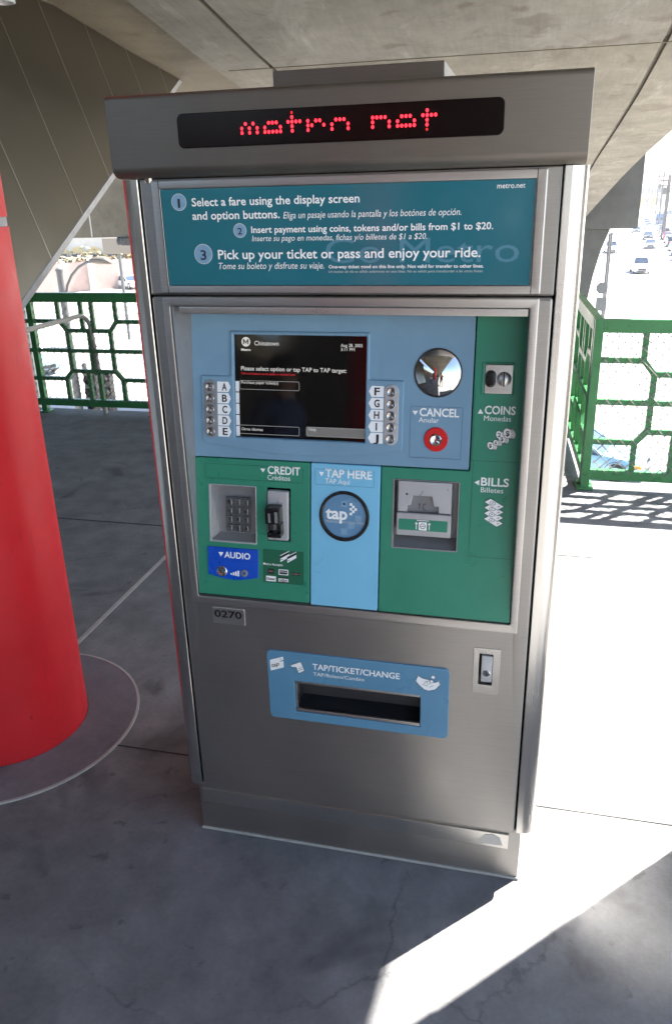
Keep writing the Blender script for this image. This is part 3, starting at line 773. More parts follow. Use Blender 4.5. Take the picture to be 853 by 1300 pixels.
for rw, cs in DOTS.items():
    for c in cs: k.poly([(x0+c*pit+.0028*math.cos(R(60*i)), ROW[rw]+.0031*math.sin(R(60*i))) for i in range(6)], 0)
for c, rw in ((13, 'Y'), (46, 'D')): k.poly([(x0+c*pit+.0022*math.cos(R(60*i)), ROW[rw]+.0024*math.sin(R(60*i))) for i in range(6)], 1)
k.build('lit_message', ['led', 'led_dim'], disp, origin=TO)

# number plate, lock, ticket tray on the door
q = rpoly([(-0.3220, 0.6720), (-0.2398, 0.6750), (-0.2410, 0.6283), (-0.3228, 0.6271)], .003)
NP = ((-0.3209, 0.6723), (-0.2410, 0.6727), (-0.2424, 0.6287), (-0.3217, 0.6293))
m = MB(); m.plate(rrect((NP[0][0]+NP[3][0])/2, (NP[1][0]+NP[2][0])/2, (NP[2][1]+NP[3][1])/2, (NP[0][1]+NP[1][1])/2, .004, 4), (), FD, .0025, 0, .0015)
npl = part(m, 'number_plate', 'steel_plain', door)
k = Ink(FD, .0030); cz = (NP[0][1]+NP[1][1])/2
k.text('0270', (NP[0][0]+.0055, cz-.0245), (NP[1][0]-.0075, cz-.0245), .0170, 0, .022)
for gx, pats in enumerate(((0, 2), (0, 1, 3), (1, 2, 4), (0, 4, 5), (1, 3))):
    for d in pats: k.poly(circ(NP[0][0]+.008+gx*.0085+(d % 2)*.003, cz-.0310-(d//2)*.0027, .0011, 6), 1)
k.build('lettering', ['ink', 'silver'], npl, origin=TO)
m = MB(); m.plate(rrect(kx0, kx1, kz0, kz1, .001, 1), [rrect(lx0, lx1, lz0, lz1, .001, 1)], FD, .0012, 0, .0010); lp = part(m, 'lock_plate', 'steel_plain', door)
m = MB(); m.box(lx0, lx1, .012, .03, lz0, lz1); part(m, 'lock_pocket', 'void', lp)
m = MB(); lw = lx1-lx0
m.extrude([(.010, lz0+.012), (-.008, lz0+.012), (-.010, lz1-.032), (-.002, lz1-.004), (.010, lz1-.004)], lx0+lw*.18, lx1-lw*.03, lambda p, qq, t: (t, p, qq)); part(m, 'lock_handle', 'silver', lp, bevel=.0015)
lc = (0.3064, 0.5775); FLK = lambda a, b, h: (lc[0]+.001+a, -.0085-h, lc[1]+.001+b)
m = MB(); m.lathe([(.0078, 0), (.0078, .0025), (.0068, .0034)], F=FLK, n=24); part(m, 'lock_cylinder', 'chrome', lp)
k = Ink(lambda x, z, h: FLK(x, z, h), .0037); k.poly(rrect(-.0009, .0009, -.0045, .0030, 0)); k.build('key_slot', 'ink', lp, origin=TO)

TP = ((-0.1927, 0.5740), (0.2290, 0.5739), (0.2264, 0.3887), (-0.1962, 0.3880))
p0, p1 = (TP[0][0]+TP[3][0])/2, (TP[1][0]+TP[2][0])/2; q1, q0 = (TP[0][1]+TP[1][1])/2, (TP[2][1]+TP[3][1])/2
m = MB(); m.plate(rrect(p0, p1, q0, q1, .012, 5), [rrect(tx0, tx1, tz0, tz1, .001, 1)], FD, .004, 0, .0018); tray = part(m, 'ticket_tray_plate', 'plate')
m = MB()                                                            # chute behind the slot
m.add([(tx0, .0, tz1), (tx1, .0, tz1), (tx1, .0, tz0), (tx0, .0, tz0), (tx0+.002, .075, tz1-.006), (tx1-.002, .075, tz1-.006), (tx1-.002, .055, tz0+.012), (tx0+.002, .055, tz0+.012)],
      [(0,1,5,4), (1,2,6,5), (2,3,7,6), (3,0,4,7), (4,5,6,7)]); part(m, 'ticket_chute', 'dark_metal', tray, smooth=False)
m = MB(); m.box(tx0+.001, tx1-.001, -.003, .004, tz0+.0005, tz0+.009); part(m, 'tray_lip', 'steel_plain', tray, bevel=.0015)
m = MB(); m.box(tx0+.001, tx1-.001, .0, .012, tz1-.008, tz1-.0005); m.box(tx0+.0005, tx0+.005, .0, .02, tz0+.01, tz1-.009); part(m, 'tray_flap_hinge', 'steel_plain', tray, bevel=.001)
k = Ink(FD, .0046)
k.text('TAP/TICKET/CHANGE', (-0.0845, 0.5350), (0.1178, 0.5353), .0150, 0, .018)
k.text('TAP/Boleto/Cambio', (-0.0834, 0.5189), (0.0363, 0.5180), .0090, 0, .0)
c = rpoly([(-0.1867, 0.5478), (-0.1536, 0.5609), (-0.1535, 0.5315), (-0.1862, 0.5189)], .002)
k.poly(c, 0, .0001); a = (-0.1835, 0.5277); b = (-0.1646, 0.5362); k.text('tap', a, b, .0105, 1, .01, dh=.0003, level=False)
for dx, dz in ((0, 0), (.003, -.003), (0, -.006), (.006, -.003)):
    e = (-0.1616, 0.5521); k.poly(rrect(e[0]+dx, e[0]+dx+.0022, e[1]+dz, e[1]+dz+.0022, 0), 1, .0003)
tk = [(-0.1386, 0.5394), (-0.1124, 0.5523), (-0.1095, 0.5467), (-0.1033, 0.5284), (-0.1181, 0.5192), (-0.1238, 0.5353), (-0.1346, 0.5340)]
k.poly(tk, 0, .0001); k.outline(tk, .0009, 1, .0003)
for u in (0, 1): k.line((-0.1186, 0.5324), (-0.1099, 0.5371), .0010, 1, .0003) if u == 0 else k.line((-0.1172, 0.5284), (-0.1084, 0.5331), .0010, 1, .0003)
hd = [(0.1524, 0.5357), (0.1587, 0.5511), (0.1687, 0.5449), (0.1816, 0.5431), (0.1955, 0.5368), (0.2052, 0.5428), (0.2089, 0.5328), (0.1984, 0.5180), (0.1836, 0.5125), (0.1721, 0.5150), (0.1610, 0.5252)]
k.poly(hd, 0, .0001); k.outline(rpoly(hd, .003), .0011, 1, .0003)
for (cx_, r_) in (((0.1923, 0.5503), .0042), ((0.1891, 0.5389), .0036), ((0.1822, 0.5351), .0034)):
    k.poly(circ(cx_[0], cx_[1], r_+.0008, 16), 1, .0004); k.poly(circ(cx_[0], cx_[1], r_, 16), 0, .0005)
k.line((0.1684, 0.5286), (0.1809, 0.5256), .0009, 1, .0004); k.line((0.1849, 0.5226), (0.1932, 0.5295), .0009, 1, .0004); k.line((0.1782, 0.5392), (0.1719, 0.5308), .0009, 1, .0004)
k.build('lettering', ['white', 'ink'], tray, origin=TO)

# ------------------------------------------------------------------ control panel
m = MB(); m.plate(rrect(-.349, .3495, .7005, 1.3495, .001, 1), (), FP, -.040, -.046, .0002); part(m, 'panel_backing', 'black', door)

# slate-blue bezel with the screen window
bz = MB()
SCR = (-.2532, .0328, 1.0670, 1.2815)
mirc = (.1793, 1.2128); MR = .0463
cc = (.1803, 1.0802)
bz.plate(rrect(-.3495, .2490, 1.0205, 1.3400, .003, 3), [rrect(SCR[0]-.001, SCR[1]+.001, SCR[2]-.001, SCR[3]+.001, .001, 1)], FP, 0, -.012, .0022)
bezel = part(bz, 'screen_bezel', 'bezel')
# raised surround: button wings and the bowed lip under the screen
bow = [(-.329, 1.196), (-.329, 1.058)]
bow += [(-.325+ (.112+.325)*i/14, 1.053-.020*math.sin(math.pi*i/14)) for i in range(15)]
bow += [(.112, 1.058), (.112, 1.196)]
top = [(.0405, 1.196), (.0405, 1.289), (-.261, 1.289), (-.261, 1.196)]
m = MB(); m.plate(rpoly(bow[::1]+top, .004, 3), [rrect(*SCR, .001, 1)], FP, .0042, .0, .0035); part(m, 'raised_surround', 'bezel', bezel)
m = MB(); m.plate(rrect(SCR[0], SCR[1], SCR[2], SCR[3], .0005, 1), (), FP, -.0055, -.012, .0003); scr = part(m, 'screen', 'screen', bezel)
k = Ink(FP, -.0050)                                                 # 0 white 1 dim 2 red 3 help grey 4 black
lc = (-0.6296, 1.8978)
lc = (-0.2283, 1.2660); k.poly(circ(lc[0], lc[1], .0098, 30), 0); 
mx, mz = lc
k.poly([(mx-.0062, mz-.0050), (mx-.0036, mz-.0050), (mx-.0036, mz+.0012), (mx, mz-.0040), (mx+.0036, mz+.0012), (mx+.0036, mz-.0050), (mx+.0062, mz-.0050), (mx+.0062, mz+.0055), (mx+.0040, mz+.0055), (mx, mz+.0000), (mx-.0040, mz+.0055), (mx-.0062, mz+.0055)], 4, .0003)
k.text('Metro', (-0.2391, 1.2473), (-0.2178, 1.2477), .0048, 0, .03)
k.text('Chinatown', (-0.2094, 1.2591), (-0.1557, 1.2593), .0088, 0, .004)
k.text('Aug 28, 2005', (-0.0226, 1.2586), (0.0230, 1.2594), .0062, 0, .0); k.text('3:11 PM', (-0.0225, 1.2506), (0.0066, 1.2511), .0062, 0, .0)
k.text('Please select option or tap TAP to TAP target:', (-0.2398, 1.2063), (-0.0100, 1.2078), .0085, 0, .006)
k.text('TAP card balance can be added or checked here', (-0.2400, 1.1976), (-0.1203, 1.1992), .0045, 2, .01)
k.text('Purchase paper ticket(s)', (-0.2399, 1.1790), (-0.1573, 1.1796), .0060, 0, .0)
k.text('Otros idiomas', (-0.2409, 1.0796), (-0.1924, 1.0809), .0060, 0, .0)
def sbox(a, b, mi, fill=None):
    p = rrect(a[0], b[0], b[1], a[1], .003, 3)
    if fill is not None: k.poly(p, fill, -.0001)
    k.outline(p, .0010, mi, .0001)
sbox((-0.2438, 1.1863), (-0.1108, 1.1673), 1); sbox((-0.2455, 1.0919), (-0.1108, 1.0727), 1); sbox((-0.0958, 1.0934), (0.0333, 1.0735), 1, 3)
k.text('Help', (-0.0898, 1.0852), (-0.0742, 1.0855), .0060, 0, .0, dh=.0003)
k.build('screen_text', ['scr_text', 'scr_dim', 'scr_red', 'scr_help', 'ink'], scr, origin=TO)
# option buttons
def buttons(x0, x1, z1, z0, centres, letters, side):
    m = MB(); m.plate(rrect(x0, x1, z0, z1, (x1-x0)*.48, 6), (), FP, .0062, .004, .0012); part(m, 'button_strip', 'grey_metal' if side < 0 else 'silver', bezel)
    for (bx, bz_), lt_ in zip(centres, letters):
        m = MB(); F = lambda a, b, h, bx=bx, bz_=bz_: FP(bx+a, bz_+b, .0062+h)
        m.lathe([(.0092, 0), (.0092, .0028), (.0083, .0036), (.0060, .0024), (.0030, .0018), (.0, .0016)], F=F, n=24); part(m, 'option_button', 'button_steel', bezel)
zb = [1.1735, 1.1495, 1.1258, 1.1020, 1.0785]
buttons(-.3215, -.2925, 1.1880, 1.0645, [(-.3068, z) for z in zb], 'ABCDE', -1)
buttons(.0725, .1020, 1.1880, 1.0650, [(.0871, z) for z in zb], 'FGHIJ', 1)
for z, a, b in zip(zb, 'ABCDE', 'FGHIJ'):
    k = Ink(FP, .0048)
    k.poly([(-.2910, z-.0110), (-.2660, z-.0110), (-.2605, z), (-.2660, z+.0110), (-.2910, z+.0110)], 0)
    k.text(a, (-.2805, z-.0072), (-.2690, z-.0072), .0145, 1, .022, dh=.0003); k.build('option_label', ['label', 'ink'], bezel, origin=TO)
    k = Ink(FP, .0048)
    k.poly([(.0710, z-.0110), (.0455, z-.0110), (.0395, z), (.0455, z+.0110), (.0710, z+.0110)], 0)
    wdt = .0030 if b == 'I' else .0112
    k.text(b, (.0570-wdt/2, z-.0072), (.0570+wdt/2, z-.0072), .0145, 1, .022, dh=.0003); k.build('option_label', ['label', 'ink'], bezel, origin=TO)
    k = Ink(lambda x, z_, h: FP(x, z_, -.0046+h), .0); k.poly(rrect(SCR[0]+.0003, SCR[0]+.0085, z-.0110, z+.0108, 0)); k.build('edge_tab', 'label', bezel, origin=TO)
# convex mirror
m = MB(); F = lambda a, b, h: FP(mirc[0]+a, mirc[1]+b, h)
RS = .085
m.lathe([(MR*math.sin(R(90*i/10)) if False else MR*(1-i/16), (math.sqrt(RS**2-(MR*(1-i/16))**2)-math.sqrt(RS**2-MR**2))) for i in range(17)], F=F, n=64, cap=False); part(m, 'convex_mirror', 'chrome', bezel)
m = MB(); m.lathe([(MR+.0022, 0), (MR+.0022, .0014), (MR+.0004, .0018), (MR-.0004, .0006)], F=F, n=64, cap=False); part(m, 'mirror_rim', 'dark_metal', bezel)
# cancel button
m = MB(); F = lambda a, b, h: FP(cc[0]+a, cc[1]+b, h)
m.lathe([(.0245, 0), (.0245, .0026), (.0228, .0040), (.0125, .0040), (.0125, .002)], F=F, n=40); cb = part(m, 'cancel_button', 'red', bezel)
m = MB(); m.lathe([(.0118, .002), (.0118, .0068), (.0104, .0080), (.0070, .0062), (.0, .0056)], F=F, n=32); part(m, 'cancel_button_cap', 'chrome', bezel)
k = Ink(FP, .0006)
tri = [(0.1299, 1.1362), (0.1413, 1.1362), (0.1359, 1.1275)]; k.poly(tri, 0)
k.text('CANCEL', (0.1447, 1.1261), (0.2246, 1.1269), .0155, 0, .023); k.text('Anular', (0.1433, 1.1136), (0.1845, 1.1139), .0098, 0, .0)
bx = [(0.1252, 1.1468), (0.2318, 1.1449), (0.2324, 1.0411), (0.1269, 1.0407)]
k.outline(rrect((bx[0][0]+bx[3][0])/2, (bx[1][0]+bx[2][0])/2, (bx[2][1]+bx[3][1])/2, (bx[0][1]+bx[1][1])/2, .002, 2), .0008, 1)
k.build('lettering', ['white', 'bezel_line'], bezel, origin=TO)

# green credit panel
KPD = (-.3235, -.2125, 0, 0)
ka, kb, kc = (-0.3188, 0.9610), (-0.2081, 0.9599), (-0.2077, 0.8306)
kd = (-0.3170, 0.8305)
ra = ((ka[0]+kd[0])/2, (kb[0]+kc[0])/2, (kc[1]+kd[1])/2, (ka[1]+kb[1])/2)
ca, cbb = (-0.1832, 0.9594), (-0.1300, 0.8415)
m = MB(); m.plate(rrect(-.3490, -.0862, .7050, 1.0185, .003, 3), [rrect(*ra, .001, 1), rrect(ca[0], cbb[0], cbb[1], ca[1], .001, 1)], FP, 0, -.012, .0022)
cred = part(m, 'credit_panel', 'green')
m = MB(); D = .030
xa, xb, za, zb_ = ra
m.add([FP(xa, za, -.002), FP(xb, za, -.002), FP(xb, zb_, -.002), FP(xa, zb_, -.002), FP(xa+.016, za+.014, -D*.75), FP(xb-.004, za+.014, -D*.75), FP(xb-.004, zb_-.006, -D), FP(xa+.016, zb_-.006, -D)],
      [(0,1,5,4), (1,2,6,5), (2,3,7,6), (3,0,4,7), (4,5,6,7)]); part(m, 'keypad_well', 'grey_metal', cred, smooth=False, bevel=.0)
m = MB(); m.plate(rrect(xa-.0005, xb+.0005, za-.0005, zb_+.0005, .0015, 1), [rrect(xa+.0035, xb-.0015, za+.003, zb_-.0015, .001, 1)], FP, .0012, -.004, .0008); part(m, 'well_rim', 'silver', cred)
FK = lambda x, z, h: (x, .1523*(z-.72)+.019-h, z)
def invFK(p):                                     # slide the measured point along the line of sight onto the sunk pad
    P0 = Vector(FP(p[0], p[1], 0)); d = P0-Vector(CAM_POS); n_ = Vector((0, 1, -.1523)); P1 = Vector((0, -.72*.1523+.019, 0))
    t = ((P1-Vector(CAM_POS)).dot(n_))/d.dot(n_); q_ = Vector(CAM_POS)+d*t; return (q_.x, q_.z)
c4_ = [invFK(p) for p in ((-0.2736, 0.9343), (-0.2172, 0.9348), (-0.2268, 0.8569), (-0.2832, 0.8559))]
kx = ((c4_[0][0]+c4_[3][0])/2, (c4_[1][0]+c4_[2][0])/2, (c4_[2][1]+c4_[3][1])/2, (c4_[0][1]+c4_[1][1])/2)
m = MB(); m.plate(rrect(*kx, .002, 2), (), FK, .001, -.002, .0012); part(m, 'keypad_plate', 'dark_plate', cred)
m = MB(); dig = '123456789*0#'; kk = Ink(FK, .0052)
pw = (kx[1]-kx[0])/3; ph = (kx[3]-kx[2])/4
for i in range(12):
    cx_ = kx[0]+pw*(i % 3+.5); cz_ = kx[3]-ph*(i//3+.5)
    m.plate(rrect(cx_-pw*.34, cx_+pw*.34, cz_-ph*.36, cz_+ph*.36, .0012, 2), (), FK, .0048, .001, .0016)
    kk.text(dig[i], (cx_-pw*.12, cz_-ph*.18), (cx_+pw*.12, cz_-ph*.18), ph*.4, 0, .01)
kp = part(m, 'keypad_keys', 'silver_key', cred)
kk.build('key_lettering', 'ink', cred, origin=TO)
# card reader
m = MB(); m.plate(rrect(ca[0]+.002, cbb[0]-.0035, cbb[1]+.003, ca[1]-.005, .004, 3), (), FP, .0045, -.006, .003); cr = part(m, 'card_reader_plate', 'silver', cred)
m = MB(); xA, xB = ca[0]+.0055, ca[0]+.0385; zT = (-0.1733, 0.9277)[1]; zM = (-0.1736, 0.8887)[1]; zB = (-0.1738, 0.8583)[1]
m.box(xA, xB, .1523*(zM-.72)-.030, .1523*(zM-.72)-.002, zM+.001, zT)
m.box(xA+.003, xB+.001, .1523*(zM-.72)-.030, .1523*(zM-.72)-.002, zB, zB+.012)
m.box(xA+.003, xA+.0115, .1523*(zM-.72)-.022, .1523*(zM-.72)-.002, zB+.012, zM+.001)
m.box(xB-.010, xB+.001, .1523*(zM-.72)-.024, .1523*(zM-.72)-.002, zB+.012, zM+.001)
part(m, 'card_reader_mouth', 'black', cred, bevel=.0025)
m = MB(); m.box(xA+.008, xA+.0125, .1523*(zM-.72)-.0312, .1523*(zM-.72)-.029, zM+.006, zT-.012); m.box(xB-.0105, xB-.004, .1523*(zM-.72)-.0312, .1523*(zM-.72)-.029, zM+.006, zT-.008); part(m, 'card_reader_glint_strip', 'grey_metal', cred)
# audio panel
a0, a1, a2, a3 = (-0.3256, 0.8153), (-0.2045, 0.8220), (-0.2043, 0.7463), (-0.3229, 0.7468)
ax0, ax1, az1, az0 = (a0[0]+a3[0])/2, (a1[0]+a2[0])/2, (a0[1]+a1[1])/2, (a2[1]+a3[1])/2
pts = [(ax1, az0+.008), (ax1, az1), (ax0, az1), (ax0, az0+.008)]+[(ax0+(ax1-ax0)*i/10, az0+.008-.010*math.sin(math.pi*i/10)) for i in range(1, 10)]
m = MB(); m.plate(pts, (), FP, .0030, 0, .0018); au = part(m, 'audio_panel', 'audio', cred)
m = MB(); bc = (-0.2895, 0.7643); F = lambda a, b, h: FP(bc[0]+a, bc[1]+b, .003+h)
m.lathe([(.0120, 0), (.0120, .002), (.0105, .003), (.0095, .0022), (.0090, .0042), (.006, .0036), (0, .0034)], F=F, n=28); part(m, 'audio_button', 'chrome', cred)
jc = (-0.2364, 0.7634); m = MB(); F2 = lambda a, b, h: FP(jc[0]+a, jc[1]+b, .003+h)
m.lathe([(.0080, 0), (.0080, .0022), (.0066, .0030), (.0036, .0030), (.0032, -.002)], F=F2, n=24); part(m, 'headphone_jack', 'grey_metal', cred)
k = Ink(FP, .0035)
k.poly([(-0.2979, 0.8078), (-0.2857, 0.8082), (-0.2920, 0.7975)], 0); k.text('AUDIO', (-0.2838, 0.7950), (-0.2222, 0.7972), .0135, 0, .023)
for i in range(4):
    e = (-0.2696, 0.7573); k.poly(rrect(e[0]+i*.0056, e[0]+i*.0056+.0040, e[1]-.0008*i, e[1]+.0035+i*.0024, 0), 0)
k.line((ax0+.003, az1-.028), (ax1-.003, az1-.028), .0006, 1)
k.build('lettering', ['white', 'audio_line'], au, origin=TO)
k = Ink(FP, .0006)                                                  # 0 white 1 line 2 dark decal 3 ink 4 dull red
k.poly([(-0.1970, 1.0009), (-0.1860, 1.0009), (-0.1913, 0.9921)], 0)
k.text('CREDIT', (-0.1808, 0.9901), (-0.1073, 0.9911), .0165, 0, .023); k.text('Cr\u00e9ditos', (-0.1809, 0.9770), (-0.1301, 0.9778), .0105, 0, .0)
h0, h1 = (-0.3256, 1.0105), (-0.1011, 0.9694); k.outline(rrect(h0[0], h1[0], h1[1]+.004, h0[1]-.004, .002, 2), .0008, 1)
d0, d1 = (-0.1931, 0.8239), (-0.0992, 0.7427); k.poly(rrect(d0[0], d1[0], d1[1]+.003, d0[1]-.002, .002, 2), 2)
k.text('Metro Accepts:', (-0.1926, 0.7863), (-0.1470, 0.7852), .0052, 0, .01, dh=.0003)
for u, v in ((0, 0), (115, 14)):
    a, b, c, d = [(x+u, y+v) for x, y in ((340, 195), (492, 118), (492, 225), (345, 305))]
    P1 = [(-0.1532, 0.8101), (-0.1321, 0.8223), (-0.1321, 0.8077), (-0.1526, 0.7950)]
    o_ = ((-0.1372, 0.8094)[0]-P1[0][0], (-0.1372, 0.8094)[1]-P1[0][1]) if u else (0, 0)
    Q1 = [(p[0]+o_[0], p[1]+o_[1]) for p in P1]; k.poly(Q1, 0, .0003+u*1e-6)
    L = lambda i, j, f: (Q1[i][0]+(Q1[j][0]-Q1[i][0])*f, Q1[i][1]+(Q1[j][1]-Q1[i][1])*f)
    k.poly([L(0, 3, .12), L(1, 2, .12), L(1, 2, .48), L(0, 3, .48)], 3, .0006+u*1e-6)
    k.line(L(0, 3, .72), (L(0, 3, .72)[0]+.006, L(0, 3, .72)[1]+.003), .0012, 3, .0006)
def rc(a, b): return rrect(a[0], b[0], b[1], a[1], .0005, 1)
a, b = (-0.1818, 0.7781), (-0.1679, 0.7662); k.poly(rc(a, b), 3, .0003); k.poly(rrect(a[0]+.002, b[0]-.002, (a[1]+b[1])/2-.0018, (a[1]+b[1])/2+.0018, 0), 4, .0006)
a, b = (-0.1569, 0.7782), (-0.1346, 0.7655); k.poly(rc(a, b), 0, .0003); k.poly(rrect(a[0]+.002, b[0]-.002, b[1]+.002, a[1]-.002, 0), 3, .0006); k.line((a[0]+.003, (a[1]+b[1])/2+.001), (b[0]-.003, (a[1]+b[1])/2+.001), .0012, 0, .0009)
a, b = (-0.1269, 0.7703), (-0.1059, 0.7721); rr_ = .0040
for x in (a[0]+rr_+.0002, b[0]-rr_-.0002): k.poly(circ(x, a[1], rr_, 20), 3, .0003)
k.poly(rrect(a[0], b[0], a[1]-.0011, a[1]+.0011, 0), 4, .0006)
a, b = (-0.1865, 0.7611), (-0.1633, 0.7489); k.poly(rc(a, b), 0, .0003); k.text('Quasar', (a[0]+.0012, b[1]+.0035), (b[0]-.0012, b[1]+.0035), .0052, 3, .03, .2, dh=.0006)
a, b = (-0.1570, 0.7602), (-0.1346, 0.7475); k.poly(rc(a, b), 3, .0003); k.poly(rrect(a[0], b[0], b[1]+.0025, a[1]-.0028, 0), 0, .0005); k.text('VISA', (a[0]+.002, b[1]+.0033), (b[0]-.002, b[1]+.0033), .0050, 3, .03, .2, dh=.0008)
k.build('lettering', ['white', 'green_line', 'green_dark', 'ink', 'dullred'], cred, origin=TO)

# sky-blue TAP panel
tc = (-.0095, .9075); TR_ = .0545
m = MB(); m.plate(rrect(-.0838, .0670, .7025, 1.0185, .003, 3), [circ(tc[0], tc[1], TR_-.001, 56)], FP, 0, -.012, .0022); tap = part(m, 'tap_panel', 'tapblue')
F = lambda a, b, h: FP(tc[0]+a, tc[1]+b, h)
m = MB(); m.lathe([(TR_+.0005, 0), (TR_, .0022), (TR_-.003, .0030), (TR_-.0062, .0020), (TR_-.0066, -.006)], F=F, n=64, cap=False); part(m, 'target_ring', 'black', tap)
m = MB(); m.lathe([(TR_-.0064, -.003), (TR_-.008, -.0022), (.02, -.0020), (0, -.0020)], F=F, n=64, cap=False); tt = part(m, 'tap_target', 'taptarget', tap)
k = Ink(FP, -.0014)
k.text('tap', (-0.0509, 0.8992), (-0.0029, 0.9007), .0250, 0, .03)
e = (0.0047, 0.9336); s_ = .0056
for dx, dz in ((0, 0), (1, -1), (0, -2), (2, -2), (1, -3), (0, -4)): k.poly(rrect(e[0]+dx*s_*.92-s_/2, e[0]+dx*s_*.92+s_/2, e[1]+dz*s_*.92-s_/2, e[1]+dz*s_*.92+s_/2, 0), 0)
for px_ in ((-0.0103, 0.9337), (0.0211, 0.9037), (0.0054, 0.8872), (-0.0100, 0.8732)): k.poly(rrect(px_[0]-.0068, px_[0]+.0068, px_[1]-.0068, px_[1]+.0068, 0), 1, -.0002)
px_ = (-0.0103, 0.9337); k.poly(circ(px_[0], px_[1], .0026, 14), 2, .0002)
k.text('TRANSIT ACCESS PASS', (-0.0533, 0.8900), (0.0354, 0.8931), .0048, 3, .0)
k.build('lettering', ['white', 'tapsq', 'ink', 'white_soft'], tt, origin=TO)
k = Ink(FP, .0006)
k.poly([(-0.0658, 1.0008), (-0.0546, 1.0009), (-0.0602, 0.9912)], 0)
k.text('TAP HERE', (-0.0520, 0.9892), (0.0493, 0.9913), .0172, 0, .023); k.text('TAP Aqu\u00ed', (-0.0519, 0.9762), (0.0022, 0.9774), .0105, 0, .0)
h0, h1 = (-0.0745, 1.0102), (0.0547, 0.9700); k.outline(rrect(h0[0], h1[0], h1[1]+.003, h0[1]-.003, .002, 2), .0008, 1)
k.build('lettering', ['white', 'tap_line'], tap, origin=TO)

# green cash panel (L-shaped)
ba, bb, bc_, bd = (0.0928, 0.9946), (0.2319, 0.9947), (0.2333, 0.8464), (0.0963, 0.8475)
rb = ((ba[0]+bd[0])/2, (bb[0]+bc_[0])/2, (bc_[1]+bd[1])/2, (ba[1]+bb[1])/2)
ga, gb, gc, gd = (0.2716, 1.2325), (0.3251, 1.2318), (0.3266, 1.1766), (0.2727, 1.1758)
rg = ((ga[0]+gd[0])/2, (gb[0]+gc[0])/2, (gc[1]+gd[1])/2, (ga[1]+gb[1])/2)
Lsh = [(.0692, .7025), (.3490, .7025), (.3490, 1.3400), (.2512, 1.3400), (.2512, 1.0182), (.0692, 1.0182)]
m = MB(); m.plate(rpoly(Lsh, .003, 3), [rrect(*rb, .002, 2)], FP, 0, -.012, .0022); cash = part(m, 'cash_panel', 'green')
m = MB(); m.plate(rrect(rg[0]-.007, rg[1]+.003, rg[2]-.003, rg[3]+.004, .003, 3), [rrect(rg[0]-.0002, rg[1]+.0002, rg[2]-.0002, rg[3]+.0002, .002, 2)], FP, .0025, 0, .002); part(m, 'coin_surround', 'green', cash)
m = MB(); m.plate(rrect(*rg, .002, 2), (), FP, .0040, 0, .0012); coin = part(m, 'coin_plate', 'steel_plain', cash)
cs = (0.2835, 1.2047); m = MB(); m.plate(rrect(cs[0]-.0105, cs[0]+.0105, cs[1]-.0165, cs[1]+.0165, .0102, 7), (), lambda x, z, h: FP(x, z, h), .0075, .004, .0028); part(m, 'coin_return_button', 'black', coin)
cn = (0.3094, 1.2046); m = MB(); F = lambda a, b, h: FP(cn[0]+a, cn[1]+b, .004+h)
m.lathe([(.0140, 0), (.0125, .0028), (.009, .0048), (.005, .0058), (0, .0061)], F=F, n=32); part(m, 'coin_entry', 'steel_plain', coin)
k = Ink(FP, .0110); k.poly(rrect(cn[0]-.0013, cn[0]+.0013, cn[1]-.0135, cn[1]+.0150, 0)); k.build('coin_slot', 'ink', coin, origin=TO)
# bill acceptor
m = MB(); xa, xb, za, zb_ = rb; D = .035
m.add([FP(xa, za, -.002), FP(xb, za, -.002), FP(xb, zb_, -.002), FP(xa, zb_, -.002), FP(xa+.002, za+.016, -D), FP(xb-.002, za+.016, -D), FP(xb-.002, zb_-.002, -D), FP(xa+.002, zb_-.002, -D)],
      [(0,1,5,4), (1,2,6,5), (2,3,7,6), (3,0,4,7), (4,5,6,7)]); part(m, 'bill_well', 'grey_metal', cash, smooth=False)
m = MB(); m.plate(rrect(xa-.0005, xb+.0005, za-.0005, zb_+.0005, .0025, 2), [rrect(xa+.003, xb-.002, za+.003, zb_-.002, .001, 1)], FP, .0012, -.004, .0008); part(m, 'bill_rim', 'grey_metal', cash)
e0 = (0.1053, 0.9913); e1 = (0.2155, 0.9929); em = (0.2166, 0.9278); eb = (0.2180, 0.8748); es = (0.1092, 0.8886)
bx0, bx1 = (0.1064, 0.9337)[0], (0.2173, 0.9408)[0]
zt_ = (e0[1]+e1[1])/2; zmid = ((0.1072, 0.9262)[1]+em[1])/2; zlow = ((0.1084, 0.8866)[1]+(0.2182, 0.8903)[1])/2; zend = ((0.1087, 0.8743)[1]+eb[1])/2
n0 = [(0.1257, 0.9289), (0.1250, 0.9419), (0.1327, 0.9428), (0.1371, 0.9620), (0.1770, 0.9637), (0.1814, 0.9418), (0.1917, 0.9414), (0.1915, 0.9284)]
nx = [n0[0][0], n0[0][0], n0[2][0], n0[3][0], n0[4][0], n0[5][0], n0[6][0], n0[6][0]]
nz = [zmid+.0005, n0[1][1], n0[1][1], (n0[3][1]+n0[4][1])/2, (n0[3][1]+n0[4][1])/2, n0[1][1], n0[1][1], zmid+.0005]
notch = list(zip(nx, nz))
m = MB(); body = [(bx0, zmid), (bx1, zmid), (bx1, zt_), (bx0, zt_)]
front = [(bx0, zmid)]+[notch[0]]+notch[1:7]+[notch[7]]+[(bx1, zmid), (bx1, zt_), (bx0, zt_)]
m.plate(front, (), FP, .004, -.030, .0012); acc = part(m, 'bill_acceptor', 'silver', cash)
m = MB(); m.add([FP(x, z, -.004) for x, z in ((nx[0], zmid), (nx[7], zmid), (nx[7], nz[3]), (nx[0], nz[3]))]+[FP(nx[0], zmid, .004), FP(nx[7], zmid, .004)], [(0,1,2,3), (0,1,5,4)]); part(m, 'bill_chute', 'grey_metal', acc, fix=False)
m = MB()
